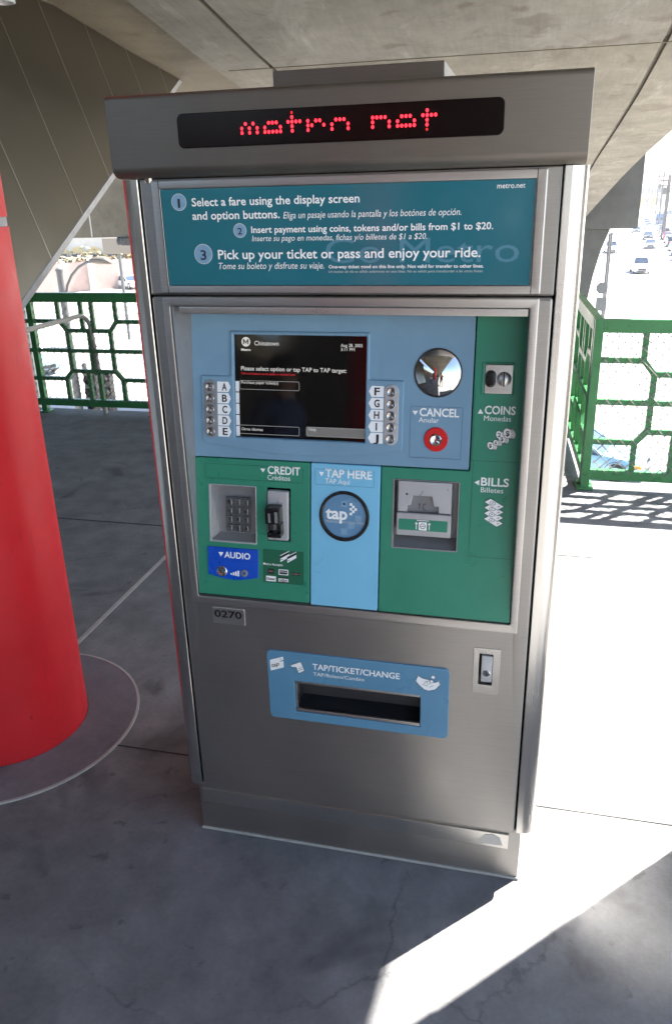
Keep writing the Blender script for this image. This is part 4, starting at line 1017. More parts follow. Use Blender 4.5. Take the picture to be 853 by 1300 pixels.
pr = [(-.030, zmid-.0008), (.0055, zmid-.0008), (.0075, zmid-.004), (.0075, zlow+.004), (.0065, zlow), (.0015, zend+.002), (-.004, zend), (-.030, zend)]
m.extrude(pr, bx0-.001, bx1+.001, lambda p, q_, t: FP(t, q_, p)); part(m, 'bill_mouth', 'silver', acc, bevel=.001)
k = Ink(FP, .0080)                                                  # 0 green 1 white 2 ink
g0, g1 = (0.1094, 0.9136), (0.2117, 0.8931); gz1 = ((0.1094, 0.9141)[1]+(0.2108, 0.9144)[1])/2; gz0 = ((0.1101, 0.8902)[1]+(0.2118, 0.8912)[1])/2
k.poly(rrect(g0[0], g1[0], gz0, gz1, .002, 2), 0)
bcx = ((0.1605, 0.9026)[0]); gm = (gz0+gz1)/2
k.poly(rrect(bcx-.0140, bcx+.0140, gm+.0085, gm+.0118, 0), 2, .0002); k.poly(rrect(bcx-.0130, bcx+.0130, gm+.0093, gm+.0110, 0), 1, .0004)
k.poly(rrect(bcx-.0095, bcx+.0095, gm-.0115, gm+.0075, 0), 2, .0002); k.poly(rrect(bcx-.0086, bcx+.0086, gm-.0107, gm+.0070, 0), 1, .0004)
k.outline(circ(bcx, gm-.0015, .0058, 20), .0012, 2, .0006); k.line((bcx-.003, gm-.0015), (bcx+.003, gm-.0015), .0014, 2, .0006)
for s_ in (-1, 1):
    xx = bcx+s_*.0135; k.line((xx, gm-.009), (xx, gm+.004), .0018, 1, .0004); k.poly([(xx-.0034, gm+.002), (xx+.0034, gm+.002), (xx, gm+.0072)], 1, .0004)
k.build('lettering', ['green', 'white', 'ink'], acc, origin=TO)
k = Ink(FP, .0046); sc_ = (0.1246, 0.9655); k.poly(circ(sc_[0], sc_[1], .0022, 14), 0)
k.line((bx0+.001, zmid+.0012), (bx1-.001, zmid+.0012), .0009, 0); k.build('screw_and_seam', 'dark_metal', acc, origin=TO)
k = Ink(FP, -.0032); bq = (nx[3]+nx[4])/2
k.line((bq-.006, zmid+.006), (bq-.006, zmid+.017), .0012, 0); k.line((bq-.009, zmid+.015), (bq-.004, zmid+.017), .0012, 0); k.line((bq+.001, zmid+.016), (bq+.008, zmid+.017), .0012, 0); k.line((bq+.002, zmid+.016), (bq+.001, zmid+.007), .0012, 0); k.line((bq+.001, zmid+.007), (bq+.007, zmid+.003), .0012, 0)
k.build('embossed_mark', 'ink', acc, origin=TO)
k = Ink(FP, .0006)                                                  # 0 white 1 line 2 ink
k.poly([(0.2615, 1.1351), (0.2724, 1.1352), (0.2663, 1.1449)], 0)
k.text('COINS', (0.2749, 1.1353), (0.3351, 1.1355), .0155, 0, .023); k.text('Monedas', (0.2743, 1.1219), (0.3271, 1.1215), .0102, 0, .0)
for c, r_ in (((0.2999, 1.0790), .0056), ((0.2897, 1.0727), .0074), ((0.3060, 1.0947), .0078), ((0.3116, 1.0867), .0075), ((0.3220, 1.0985), .0098)):
    for j in range(3, -1, -1):
        ox, oz = j*.0024, -j*.0003
        el = lambda s2: [(c[0]+ox+(r_+s2)*.80*math.cos(R(a))-(r_+s2)*.18*math.sin(R(a)), c[1]+oz+(r_+s2)*math.sin(R(a))) for a in range(0, 360, 15)]
        k.poly(el(.0009), 2, .0003+(3-j)*.00012+r_*.02); k.poly(el(0), 0, .00036+(3-j)*.00012+r_*.02)
    k.text('$' if r_ != .0078 else '2', (c[0]-r_*.40, c[1]-r_*.5), (c[0]+r_*.40, c[1]-r_*.5), r_*1.0, 2, .02, dh=.0012+r_*.02)
k.poly([(0.2616, 0.9964), (0.2714, 1.0020), (0.2715, 0.9907)], 0)
k.text('BILLS', (0.2748, 0.9909), (0.3306, 0.9910), .0160, 0, .023); k.text('Billetes', (0.2753, 0.9768), (0.3203, 0.9774), .0102, 0, .0)
b0 = [(0.2847, 0.9579), (0.2961, 0.9649), (0.3229, 0.9503), (0.3111, 0.9429)]
bst = ((0.2849, 0.9225)[0]-b0[0][0], ((0.2849, 0.9225)[1]-b0[0][1])/3)
for j in range(3, -1, -1):
    Q = [(p[0]+bst[0]*j/3*1.0, p[1]+bst[1]*j) for p in b0]
    ctr = (sum(p[0] for p in Q)/4, sum(p[1] for p in Q)/4)
    k.poly([(ctr[0]+(p[0]-ctr[0])*1.09, ctr[1]+(p[1]-ctr[1])*1.12) for p in Q], 2, .0003+(3-j)*.0003); k.poly(Q, 0, .0004+(3-j)*.0003)
    e = [(ctr[0]-.0035+.0062*math.cos(R(a)), ctr[1]+.0018+.0040*math.sin(R(a))) for a in range(0, 360, 20)]
    k.outline(e, .0009, 2, .0005+(3-j)*.0003); k.line((ctr[0]-.006, ctr[1]+.0008), (ctr[0]-.0015, ctr[1]+.003), .0010, 2, .0005+(3-j)*.0003)
    k.line((ctr[0]+.008, ctr[1]-.0055), (ctr[0]+.011, ctr[1]-.0035), .0016, 2, .0005+(3-j)*.0003)
gx = .2530
u0 = (0.2553, 1.0409); u1 = (0.2591, 0.8408); u2 = (0.2602, 1.0408)
k.line((gx, u2[1]), (.345, u2[1]), .0009, 1); k.line((gx, u1[1]), (.345, u1[1]), .0009, 1); k.line(((u0[0]+u1[0])/2, u1[1]), ((u0[0]+u1[0])/2, u2[1]-.002), .0009, 1)
k.line((.2545, 1.175), (.2545, u2[1]), .0007, 1)
k.build('lettering', ['white', 'green_line', 'ink'], cash, origin=TO)

# ------------------------------------------------------------------ the next machine of the row stands just outside the frame and throws the diagonal shadow
tm2 = copy_tree(tm); tm2.location = Vector((1.545, .25, 0))*K
tm2['label'] = 'neighbouring ticket machine standing in the sun beyond the right edge of the view'
for o_ in (tm, tm2): o_['group'] = 'ticket machines in a row'

# ================================================================== THE STREET BELOW
ZS = -6.5
gm = MB(); gm.add([(-2600, -2600, ZS-.03), (2600, -2600, ZS-.03), (2600, 2600, ZS-.03), (-2600, 2600, ZS-.03)], [(0,1,2,3)])
tag(gm.build('ground', 'ground', smooth=False, fix=False), kind='structure')
rx = lambda y, o: o+.1*y
rd = MB()
for a, b in ((-60, 60), (60, 200), (200, 700)):
    rd.add([(rx(a, -8), a, ZS-.015), (rx(a, 9.5), a, ZS-.015), (rx(b, 9.5), b, ZS-.015), (rx(b, -8), b, ZS-.015)], [(0,1,2,3)])
tag(rd.build('road', 'road', smooth=False, fix=False), kind='structure')
cr_ = MB(); cr_.add([(-120, 20, ZS-.02), (-8, 20, ZS-.02), (-8, 44, ZS-.02), (-120, 92, ZS-.02)], [(0,1,2,3)])
tag(cr_.build('side_road', 'road', smooth=False, fix=False), kind='structure')
mk = MB()
for y in range(10, 300, 12): mk.add([(rx(y, .75), y, ZS-.010), (rx(y, .9), y, ZS-.010), (rx(y+5, .9), y+5, ZS-.010), (rx(y+5, .75), y+5, ZS-.010)], [(0,1,2,3)])
for o in (3.6, -3.4):
    for y in range(40, 300, 14): mk.add([(rx(y, o), y, ZS-.010), (rx(y, o+.12), y, ZS-.010), (rx(y+4, o+.12), y+4, ZS-.010), (rx(y+4, o), y+4, ZS-.010)], [(0,1,2,3)])
mk.add([(rx(50, -8), 50, ZS-.010), (rx(50, .6), 50, ZS-.010), (rx(50.6, .6), 50.6, ZS-.010), (rx(50.6, -8), 50.6, ZS-.010)], [(0,1,2,3)])
tag(mk.build('road_marking', 'mark', smooth=False, fix=False), kind='structure')
pv = MB()
for o0, o1 in ((9.5, 14), (-11.5, -8)):
    for a, b in ((48, 200), (200, 500)):
        vs = [(rx(a, o0), a, ZS-.05), (rx(a, o1), a, ZS-.05), (rx(b, o1), b, ZS-.05), (rx(b, o0), b, ZS-.05)]
        pv.add(vs+[(x, y, ZS+.11) for x, y, z in vs], [(4,5,6,7), (0,1,5,4), (1,2,6,5), (2,3,7,6), (3,0,4,7)])
tag(pv.build('pavement', 'road', smooth=False), kind='structure')

# ------------------------------------------------------------------ vehicles (built in metres)
def loft(mb, secs, mi=0):
    n = len(secs[0]); vs = [p for s in secs for p in s]; fs = []
    for i in range(len(secs)-1):
        for k_ in range(n): fs.append((i*n+k_, i*n+(k_+1) % n, (i+1)*n+(k_+1) % n, (i+1)*n+k_))
    fs += [tuple(range(n-1, -1, -1)), tuple((len(secs)-1)*n+k_ for k_ in range(n))]
    mb.add(vs, fs, mi)
def make_car(kind, paintname, label, cat):
    t = thing('parked_car' if kind != 'van' else 'delivery_van', label, cat)
    L, W, H = {'sedan': (4.6, 1.78, 1.42), 'suv': (4.7, 1.85, 1.75), 'van': (6.4, 2.2, 3.0)}[kind]
    hw = W/2
    def sec(y, zt, w_, z0=.24, r=.13):
        return [(-w_, y, z0+.08), (-w_+.06, y, z0), (w_-.06, y, z0), (w_, y, z0+.08), (w_+.02, y, (z0+zt)/2), (w_-.03, y, zt-r), (w_-.14, y, zt), (-w_+.14, y, zt), (-w_+.03, y, zt-r), (-w_-.02, y, (z0+zt)/2)]
    b = MB()
    if kind == 'van':
        loft(b, [sec(-3.2, .9, hw*.93), sec(-3.1, 1.25, hw), sec(-2.2, 1.35, hw), sec(-1.9, H, hw), sec(3.1, H, hw), sec(3.2, H-.1, hw*.97)])
    else:
        hz, dz = (.78, .92) if kind == 'sedan' else (.98, 1.05)
        loft(b, [sec(-L/2, hz-.26, hw*.84, .32), sec(-L/2+.10, hz-.10, hw*.93), sec(-L/2+.55, hz, hw), sec(-.75, hz+.10, hw), sec(.9, dz, hw), sec(L/2-.45, dz, hw*.98), sec(L/2-.07, dz-.10, hw*.92), sec(L/2, dz-.26, hw*.84, .34)])
    b.build('body', paintname, t, k=1, bevel=.02)
    if kind == 'van':
        g = MB(); g.add([(-hw+.2, -2.25, 1.4), (hw-.2, -2.25, 1.4), (hw-.25, -1.98, 2.3), (-hw+.25, -1.98, 2.3)], [(0,1,2,3)]); 
        for s_ in (-1, 1): g.add([(s_*(hw+.03), -2.1, 1.4), (s_*(hw+.03), -1.3, 1.4), (s_*(hw+.03), -1.3, 2.1), (s_*(hw+.03), -1.8, 2.1)], [(0,1,2,3)])
        g.build('windscreen', 'glass', t, k=1)
    else:
        y0, y1, y2, y3 = ((-.95, -.15, 1.0, 1.75) if kind == 'sedan' else (-1.0, -.35, 1.75, 2.15))
        zb = .84 if kind == 'sedan' else 1.0
        g = MB(); loft(g, [[(-hw+.08, y0, zb), (hw-.08, y0, zb), (hw-.12, y0+.02, zb+.03), (-hw+.12, y0+.02, zb+.03)],
                           [(-hw+.06, y1, zb), (hw-.06, y1, zb), (hw-.24, y1, H-.05), (-hw+.24, y1, H-.05)],
                           [(-hw+.06, y2, zb), (hw-.06, y2, zb), (hw-.24, y2, H-.05), (-hw+.24, y2, H-.05)],
                           [(-hw+.10, y3, zb), (hw-.10, y3, zb), (hw-.16, y3-.02, zb+.05), (-hw+.16, y3-.02, zb+.05)]])
        g.build('windows', 'glass', t, k=1)
        rf = MB(); loft(rf, [[(-hw+.27, y1-.05, H-.07), (hw-.27, y1-.05, H-.07), (hw-.30, y1-.02, H-.02), (-hw+.30, y1-.02, H-.02)],
                             [(-hw+.22, (y1+y2)/2, H-.07), (hw-.22, (y1+y2)/2, H-.07), (hw-.28, (y1+y2)/2, H), (-hw+.28, (y1+y2)/2, H)],
                             [(-hw+.26, y2+.08, H-.08), (hw-.26, y2+.08, H-.08), (hw-.30, y2+.04, H-.02), (-hw+.30, y2+.04, H-.02)]])
        for s_ in (-1, 1):
            for ya, yb in ((y0, y1), (y3, y2), ((y1+y2)/2-.04, (y1+y2)/2)):
                rf.beam((s_*(hw-.075), ya, zb), (s_*(hw-.225), yb, H-.05), .07, .05, (1, 0, 0))
        rf.build('roof', paintname, t, k=1)
    wy = (-L/2+.85, L/2-.9)
    for s_ in (-1, 1):
        for y in wy:
            wr = .33 if kind != 'van' else .42; xx = s_*(hw-.10)
            wm = MB(); F = lambda a, b_, h, xx=xx, y=y, s_=s_: (xx+s_*h, y+a, wr+b_)
            wm.lathe([(.2, -.11), (wr, -.11), (wr, .11), (.21, .125)], F=F, n=20, cap=False); wo_ = wm.build('wheel', 'rubber', t, k=1)
            rm = MB(); rm.lathe([(.21, .118), (.19, .10), (.05, .115), (0, .115)], F=F, n=16); rm.build('rim', 'silver', wo_, k=1)
            ar = MB(); ar.lathe([(wr+.06, .06), (wr+.06, .135), (.0, .12)] if False else [(wr+.07, .118), (wr+.05, .124)], F=F, n=20, cap=False); ar.build('wheel_arch', 'black', t, k=1)
    for s_ in (-1, 1):
        z = {'sedan': .62, 'suv': .78, 'van': .95}[kind]
        hl = MB(); hl.box(s_*(hw-.42)-.16, s_*(hw-.42)+.16, -L/2-.012, -L/2+.2, z-.07, z+.07); hl.build('headlight', 'lens', t, k=1, bevel=.02)
        tl = MB(); tl.box(s_*(hw-.36)-.14, s_*(hw-.36)+.14, L/2-.2, L/2+.012, z, z+.16); tl.build('tail_light', 'red', t, k=1, bevel=.02)
        am = MB(); am.box(s_*(hw-.10)-.05, s_*(hw-.10)+.05, -L/2+.05, -L/2+.32, z-.06, z+.04); am.build('indicator', 'amber', t, k=1, bevel=.01)
    gl = MB(); gl.box(-.45, .45, -L/2-.015, -L/2+.1, .40, .60); gl.box(-.62, .62, -L/2-.02, -L/2+.1, .26, .36); gl.build('grille', 'black', t, k=1)
    return t
protos = {}
def car(kind, pt, x, y, head, label, group='cars on the street below', cat='car'):
    key = kind
    if key not in protos:
        t = make_car(kind, pt, label, cat); protos[key] = t; t['group'] = group
    else:
        t = copy_tree(protos[key]); t['label'] = label; t['group'] = group
    for ch in t.children:
        if ch.name.split('.')[0] in ('body', 'roof'):
            ch.material_slots[0].link = 'OBJECT'; ch.material_slots[0].material = M[pt]
    t.location = Vector((x, y, ZS))*K; t.rotation_euler = (0, 0, R(head))
    return t
car('sedan', 'car_ice_blue', 2.05, 22.75, 72, 'ice blue car right below the sunlit railing')
car('suv', 'car_white', 10.9, 88.2, 0, 'white car with dark grille driving towards the viewer in the middle of the street')
car('suv', 'car_white', 10.3, 117.5, 0, 'white van-like car at the left side of the street beside the pier')
car('sedan', 'car_silver', 16.4, 126, -5.7, 'silver car driving behind the white car on the street')
car('sedan', 'car_dark', 18.85, 149.5, -5.7, 'dark grey car in the lane behind the silver car')
car('sedan', 'car_navy', 19.3, 172, -5.7, 'small dark blue car farthest up the street by the cap beam edge')
prk = [('car_dark', 'black'), ('car_silver', 'silver'), ('car_white', 'white'), ('car_navy', 'navy'), ('car_silver', 'grey'), ('car_red', 'dark red'), ('car_white', 'pale'), ('car_navy', 'dark blue'), ('car_silver', 'light grey')]
ordn = ['nearest', 'second', 'third', 'fourth', 'fifth', 'sixth', 'seventh', 'eighth', 'farthest']
for i, (p, nm) in enumerate(prk):
    y = 104+7.6*i*(1+.03*i)
    car('sedan' if i % 3 else 'suv', p, rx(y, 6.9), y, -5.7+180, '%s car %s in the row parked along the right kerb' % (nm, ordn[i]), 'cars parked along the right kerb')
for i, (p, y, nm) in enumerate((('car_white', 190, 'white'), ('car_silver', 203, 'silver'), ('car_red', 216, 'red'))):
    car('sedan', p, rx(y, 4.6), y, -5.7, '%s car in the far queue of traffic up the street' % nm, 'cars queueing far up the street')
car('suv', 'car_ice_blue', -25.0, 34.3, 68, 'blue car behind the left railing next to the red column')
car('sedan', 'car_white', -39.3, 73.6, 55, 'white car on the road below the pink retaining wall', 'cars on the street below')
v = make_car('van', 'van_blue', 'blue box van standing far up the street', 'van'); v.location = Vector((28.2, 208, ZS))*K; v.rotation_euler = (0, 0, R(-5.7))

# ------------------------------------------------------------------ poles and signs
def utility_pole(x, y, h, r, label, arms=(.92, .84), tx=0, lean=0):
    t = thing('utility_pole', label, 'utility pole', (x, y, ZS), group='utility poles along the street')
    o = (x, y, ZS)
    m = MB(); m.tube([(x, y, ZS), (x+lean, y, ZS+h)], [r, r*.7], 10); m.build('pole', 'wood', t, o)
    for a in arms:
        m = MB(); m.beam((x-1.5+lean*a, y-.1, ZS+h*a), (x+1.5+lean*a, y-.1, ZS+h*a), .16, .12)
        for dx in (-1.3, -.6, .6, 1.3): m.tube([(x+dx+lean*a, y-.1, ZS+h*a+.08), (x+dx+lean*a, y-.1, ZS+h*a+.35)], .05, 6)
        m.build('crossarm', 'wood', t, o)
    if tx:
        m = MB(); m.lathe([(.3, 0), (.34, .05), (.34, .95), (.2, 1.05)], (x-.6, y-.2, ZS+h*.70), n=14); m.build('transformer', 'lampgrey', t, o)
    return t
for (px, py, pz), r_, tx_, lab in (((21.2913, 150.0000, 3.6049), .36, 1, 'thick dark utility pole with crossarms at the right edge of the view'), ((25.6519, 190.0000, 4.7967), .22, 1, 'utility pole just left of the thick dark pole'),
        ((30.4966, 235.0000, 6.7283), .2, 0, 'thin utility pole above the blue box van'), ((35.3048, 285.0000, 9.2439), .2, 0, 'tall thin utility pole left of the blue box van'), ((39.6493, 330.0000, 8.6384), .22, 0, 'faint utility pole in the middle of the far street'),
        ((43.8373, 380.0000, 11.2881), .22, 0, 'fainter utility pole right of the cap beam'), ((48.0691, 430.0000, 9.8471), .25, 0, 'faintest utility pole beside the cap beam edge')):
    utility_pole(px, py, pz-ZS, r_, lab, tx=tx_)
for i in range(3):
    wv = MB()
    for j in range(2):
        dx = (-1.3, 1.3)[j]; pts = []
        ps = [40, 104, 140, 176, 215, 260, 310, 360]
        for a, b in zip(ps, ps[1:]):
            for s_ in range(6):
                f = s_/6; y = a+(b-a)*f; pts.append((rx(y, 8.6)+dx, y, ZS+10.5*(.92, .84, .62)[i]+.3-1.6*f*(1-f)))
        wv.tube(pts, .018, 4)
    tag(wv.build('overhead_wire', 'dark_metal', None, (rx(104, 8.6), 104, ZS), fix=False), 'pair of thin black wires strung between the utility poles, %s level' % ('top', 'middle', 'lowest')[i], 'wire', 'overhead wires along the street')
# orange banners on posts
for i, (y, o) in enumerate(((235, 1.6), (222, 3.4), (228, -.6), (240, 6.2))):
    x = rx(y, o); t = thing('street_banner', ['orange banner on a post far up the street, second from the left', 'broad orange banner on a post far up the street', 'leftmost orange banner on a post far up the street', 'rightmost orange banner on a post far up the street'][i], 'banner', (x, y, ZS), group='orange banners far up the street')
    m = MB(); m.tube([(x, y, ZS), (x, y, ZS+6.3)], .08, 6); m.build('post', 'pole', t, (x, y, ZS))
    m = MB(); m.box(x-.75, x+.75, y-.06, y-.02, ZS+4.0, ZS+6.0); m.build('banner', 'ochre', t, (x, y, ZS))
# octagonal sign on its post by the pier
def sign_post(px, y, x=None):
    pass
(sx, sy, sz), sr, ss_, st_ = (3.5854, 40.0000, -2.9012), (3.8796, 40.0000, -2.9197), (3.6017, 40.0000, -3.6699), (3.6180, 40.0000, -0.3761)
t = thing('street_sign', 'grey octagonal sign with a square plate on a post below the viaduct pier', 'road sign', (sx, sy, ZS)); SO_ = (sx, sy, ZS)
rr_ = sr[0]-sx; px_ = sx+.13
m = MB(); m.tube([(px_, sy, ZS), (px_, sy, st_[2])], .055, 8); m.build('post', 'pole', t, SO_)
m = MB(); m.extrude([(sx+rr_*math.cos(R(22.5+45*i)), sz+rr_*math.sin(R(22.5+45*i))) for i in range(8)], sy-.09, sy-.07, lambda a, b, t_: (a, t_, b)); m.build('octagon_plate', 'pole', t, SO_)
m = MB(); m.box(ss_[0]-.24, ss_[0]+.26, sy-.09, sy-.07, ss_[2]-.32, ss_[2]+.32); m.build('square_plate', 'pole', t, SO_)
(sx2, sy2, sz2) = (3.9696, 42.0000, -0.5458)
m = MB(); m.tube([(sx2, sy2, ZS), (sx2, sy2, sz2)], .05, 8); m.lathe([(.08, 0), (.05, .1)], (sx2, sy2, sz2), n=8)
tag(m.build('thin_post', 'pole', None, (sx2, sy2, ZS)), 'bare thin grey post just right of the octagonal sign', 'post')

# ------------------------------------------------------------------ left: lamp, signals, wall, shops
lx, ly = -11.95, 18.0
t = thing('street_lamp', 'grey cobra head street lamp arching over the street beyond the left railing', 'street lamp', (lx, ly, ZS)); LO = (lx, ly, ZS)
m = MB(); m.tube([(lx, ly, ZS), (lx, ly, -.1)], [.13, .085], 14); m.lathe([(.1, 0), (.1, .06), (.04, .1)], (lx, ly, -.12), n=14); m.build('pole', 'pole', t, LO)
m = MB(); m.tube([(lx+.06, ly, -.85), (-11.77, ly, -.48), (-11.60, ly, -.22), (-11.37, ly, -.02), (-11.15, ly, .09), (-10.95, ly, .15)], .035, 8); m.build('arm', 'pole', t, LO)
hp = [(-11.02, .135, .05, .04), (-10.93, .17, .10, .07), (-10.75, .18, .16, .10), (-10.55, .17, .15, .10), (-10.43, .13, .09, .06), (-10.39, .10, .03, .03)]
m = MB(); loft(m, [[(x, ly+w_*math.cos(R(a)), z+h_*math.sin(R(a))-.02) for a in range(0, 360, 30)] for x, z, w_, h_ in hp]); m.build('lamp_head', 'lampgrey', t, LO)
m = MB(); m.lathe([(.05, 0), (.05, .05), (.02, .07)], (-10.85, ly, .25), n=10); m.build('photocell', 'black', t, LO)
# traffic signals on the same post line
tx, ty = -11.55, 18.15
t = thing('traffic_signal', 'pair of black traffic signal heads bracketed on a post beyond the left railing', 'traffic light', (tx, ty, ZS)); XO = (tx, ty, ZS)
m = MB(); m.tube([(tx-.15, ty, ZS), (tx-.15, ty, -2.6)], .07, 10); m.tube([(tx-.15, ty, -2.9), (tx+.50, ty, -2.9)], .035, 8); m.tube([(tx-.15, ty, -3.95), (tx+.50, ty, -3.95)], .035, 8); m.build('post', 'pole', t, XO)
for (dx, z0, h_) in ((.05, -3.9, 1.05), (.50, -3.95, 1.15)):
    m = MB(); m.box(tx+dx-.14, tx+dx+.14, ty-.12, ty+.12, z0, z0+h_)
    for j in range(3): m.lathe([(.12, 0), (.13, .16)], F=lambda a, b, h, dx=dx, z0=z0, h_=h_, j=j: (tx+dx+a, ty-.12-h, z0+h_*(j+.5)/3+b), n=14, cap=False)
    hd_ = m.build('signal_head', 'black', t, XO, bevel=.01)
    for j, mm in enumerate(('lens_green', 'lens_amber', 'lens_red')):
        m = MB(); m.lathe([(.10, 0), (0, .03)], F=lambda a, b, h, dx=dx, z0=z0, h_=h_, j=j: (tx+dx+a, ty-.125-h, z0+h_*(j+.5)/3+b), n=14); m.build('lens', mm, hd_, XO)
m = MB(); m.tube([(-13.6, 18.5, ZS), (-13.6, 18.5, -.9)], .09, 10); m.lathe([(.11, 0), (.11, .08)], (-13.6, 18.5, -.95), n=10)
tag(m.build('bare_pole', 'pole', None, (-13.6, 18.5, ZS)), 'short bare grey pole between the red column and the street lamp', 'pole')
# retaining wall with planting
W0, W1 = Vector((-67.9, 40.7)), Vector((-23.1, 94.3))
wd = (W1-W0).normalized(); wn = Vector((wd.y, -wd.x))
t = thing('retaining_wall', 'sunlit pink concrete retaining wall across the street at the left', 'wall', (*((W0+W1)/2), ZS)); WO = (*((W0+W1)/2), ZS)
m = MB(); c = [W0, W1, W1-wn*1.0, W0-wn*1.0]
m.add([(p.x, p.y, ZS-.2) for p in c]+[(p.x, p.y, -3.75) for p in c], [(0,1,5,4), (1,2,6,5), (2,3,7,6), (3,0,4,7), (4,5,6,7)]); m.build('wall_face', 'wall', t, WO)
m = MB(); Lw = (W1-W0).length
for i in range(0, int(Lw), 8): p = W0+wd*i; m.beam((p.x+wn.x*.1, p.y+wn.y*.1, ZS), (p.x+wn.x*.1, p.y+wn.y*.1, -3.75), .5, .3, (wn.x, wn.y, 0))
m.build('pilaster', 'cream', t, WO)
rng = random.Random(3)
hb = MB()
for i in range(2600):
    s_ = rng.uniform(0, Lw); p = W0+wd*s_-wn*rng.uniform(.1, .9); z = -3.8+abs(rng.gauss(0, .45))*(.6+.7*math.sin(s_*.9)**2)
    a = rng.uniform(0, 6.28); q = Vector((math.cos(a), math.sin(a), rng.uniform(-.6, .6)))*.22; q2 = Vector((-math.sin(a), math.cos(a), rng.uniform(-.8, .8)))*.16
    c = Vector((p.x, p.y, z)); hb.add([c-q, c+q2, c+q, c-q2], [(0,1,2,3)], 0 if rng.random() < .55 else 1)
tag(hb.build('hedge', ['leaf', 'ochre'], None, WO, smooth=False, fix=False), 'low scrubby yellow flowered hedge along the top of the pink wall', 'hedge')
bank = MB(); bank.add([(W0.x-wn.x, W0.y-wn.y, -3.85), (W1.x-wn.x, W1.y-wn.y, -3.85), (W1.x-wn.x*120, W1.y-wn.y*120, -3.9), (W0.x-wn.x*120-40, W0.y-wn.y*120, -3.9)], [(0,1,2,3)])
tag(bank.build('upper_ground', 'ground', smooth=False, fix=False), kind='structure')
# building with arched windows
B0 = Vector((-60.3, 81.2)); bd_ = Vector((1, -.085)).normalized(); bn = Vector((bd_.y, -bd_.x))
def BP(s_, z, h): p = B0+bd_*s_+bn*h; return (p.x, p.y, z)
t = thing('arcade_building', 'pale low building with a row of yellow arched windows beyond the pink wall', 'building', (B0.x, B0.y, -4.0)); BO = (B0.x, B0.y, -4.0)
m = MB(); m.add([BP(0, -4.6, 0), BP(30, -4.6, 0), BP(30, -1.5, 0), BP(0, -1.5, 0), BP(0, -4.6, -9), BP(30, -4.6, -9), BP(30, -1.5, -9), BP(0, -1.5, -9)], [(0,1,2,3), (1,5,6,2), (5,4,7,6), (4,0,3,7), (3,2,6,7)]); m.build('wall', 'cream', t, BO)
m = MB(); m.add([BP(-.4, -1.5, .5), BP(30.4, -1.5, .5), BP(30.4, -1.1, .3), BP(-.4, -1.1, .3), BP(-.4, -.8, -9.5), BP(30.4, -.8, -9.5)], [(0,1,2,3), (3,2,5,4)]); m.build('roof', 'wall', t, BO)
for i in range(12):
    cs_ = 3.2+2.15*i
    arch = [(cs_-.95, -4.0), (cs_+.95, -4.0)]+[(cs_+.95*math.cos(R(a)), -3.55+.70*math.sin(R(a))) for a in range(0, 181, 15)]
    m = MB(); n = len(arch); m.add([BP(a, b, .12) for a, b in arch]+[BP(a, b, 0) for a, b in arch], [tuple(range(n))]+[(j, (j+1) % n, n+(j+1) % n, n+j) for j in range(n)]); wf = m.build('window', 'ochre', t, BO, smooth=False)
    inn = [(cs_-.75, -3.95), (cs_+.75, -3.95), (cs_+.75, -3.55), (cs_-.75, -3.55)]
    m = MB(); n = len(inn); m.add([BP(a, b, .16) for a, b in inn], [tuple(range(n))]); m.build('pane', 'glass', wf, BO, smooth=False)
# billboard and flood light
bx_, by_ = -24.15, 44
t = thing('billboard', 'plain beige back of a billboard on a post behind the street lamp head', 'billboard', (bx_, by_, ZS)); 
m = MB(); m.box(bx_-.95, bx_+.95, by_-.15, by_+.1, -1.33, -.42); m.build('board', 'board_tan', t, (bx_, by_, ZS), bevel=.02)
m = MB(); m.tube([(bx_, by_+.05, ZS), (bx_, by_+.05, -1.3)], .10, 8); m.build('post', 'pole', t, (bx_, by_, ZS))
t = thing('flood_light', 'black flood light hung under the cap beam left of the ticket machine', 'flood light', (-16.1, 30.0, .22)); 
m = MB(); m.box(-16.35, -15.75, 29.75, 30.3, -.13, .20); m.build('housing', 'black', t, (-16.1, 30, .22), bevel=.05)
m = MB(); m.lathe([(.16, 0), (.18, .22), (.15, .24)], F=lambda a, b, h: (-16.33-h, 30.0+a, .05+b), n=16); m.build('lens_hood', 'dark_metal', t, (-16.1, 30, .22))
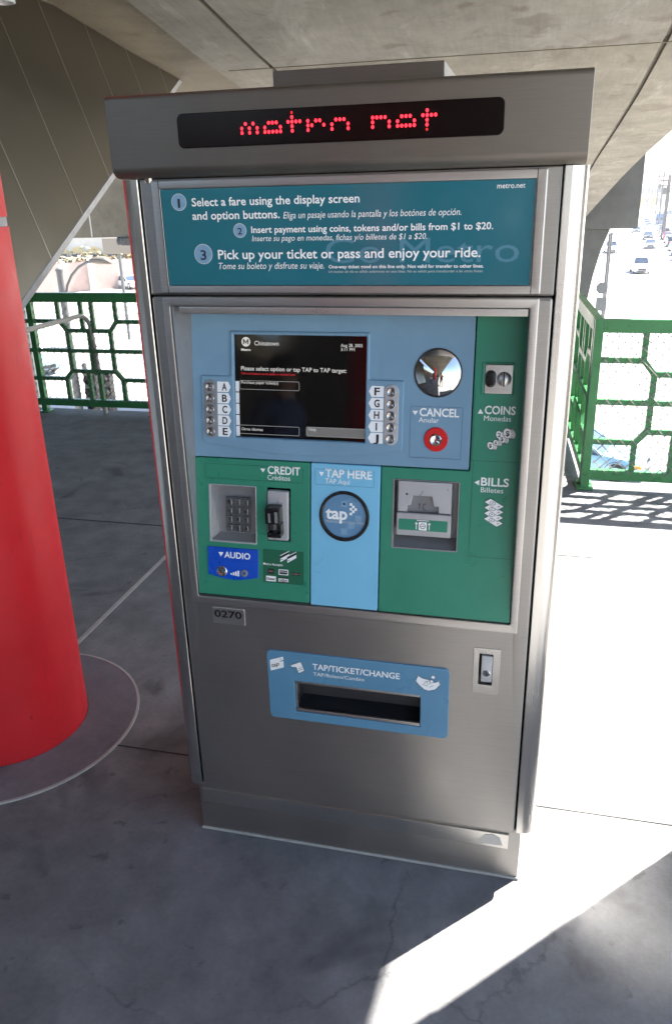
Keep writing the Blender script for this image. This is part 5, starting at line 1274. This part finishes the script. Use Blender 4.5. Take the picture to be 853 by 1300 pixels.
# distant blocks far up the street and at the left
def block(x, y, w_, d_, h, label, mat, cols=6, rows=3):
    t = thing('street_building', label, 'building', (x, y, ZS), group='buildings along the street'); o = (x, y, ZS)
    m = MB(); m.box(x-w_/2, x+w_/2, y-d_/2, y+d_/2, ZS-.1, ZS+h); m.build('wall', mat, t, o)
    m = MB(); m.box(x-w_/2-.3, x+w_/2+.3, y-d_/2-.3, y+d_/2+.3, ZS+h, ZS+h+.5); m.build('roof', 'cream', t, o)
    for r_ in range(rows):
        for c_ in range(cols):
            cx_ = x-w_/2+w_*(c_+.5)/cols; z = ZS+h*(r_+.35)/rows
            m = MB(); m.box(cx_-w_/cols*.28, cx_+w_/cols*.28, y-d_/2-.05, y-d_/2+.05, z, z+h/rows*.45); m.build('window', 'glass', t, o)
    return t
block(rx(150, 24), 150, 18, 40, 6.5, 'low cream shop building on the right of the street behind the parked cars', 'cream', 5, 1)
block(rx(215, 26), 215, 20, 50, 8, 'pink two storey building farther up the right side of the street', 'wall', 5, 2)
block(rx(300, 30), 300, 26, 60, 10, 'tall cream building at the far right end of the street', 'cream', 6, 3)
block(rx(330, -26), 330, 28, 60, 9, 'grey building on the far left side of the street', 'cap', 6, 3)
block(rx(430, 12), 470, 60, 40, 9, 'long pale building closing the end of the street', 'cream', 10, 2)
block(-150, 190, 60, 40, 10, 'long white block far beyond the arcade building', 'cream', 10, 2)
block(-105, 210, 30, 30, 13, 'taller pink block far beyond the arcade building', 'wall', 5, 3)

# ------------------------------------------------------------------ air over the street
def haze(density):
    m = bpy.data.materials.new('haze'); m.use_nodes = True; t = m.node_tree; t.nodes.clear()
    o = t.nodes.new('ShaderNodeOutputMaterial'); v = t.nodes.new('ShaderNodeVolumePrincipled')
    v.inputs['Color'].default_value = (.90, .93, 1.0, 1); v.inputs['Density'].default_value = density; v.inputs['Anisotropy'].default_value = .3
    t.links.new(v.outputs[0], o.inputs['Volume'])
    M['haze'] = m; h = MB(); h.box(-2700, 2700, -2700, 2700, ZS-1.0, 9.5)
    tag(h.build('haze', 'haze', smooth=False), kind='stuff')
haze(.00045)
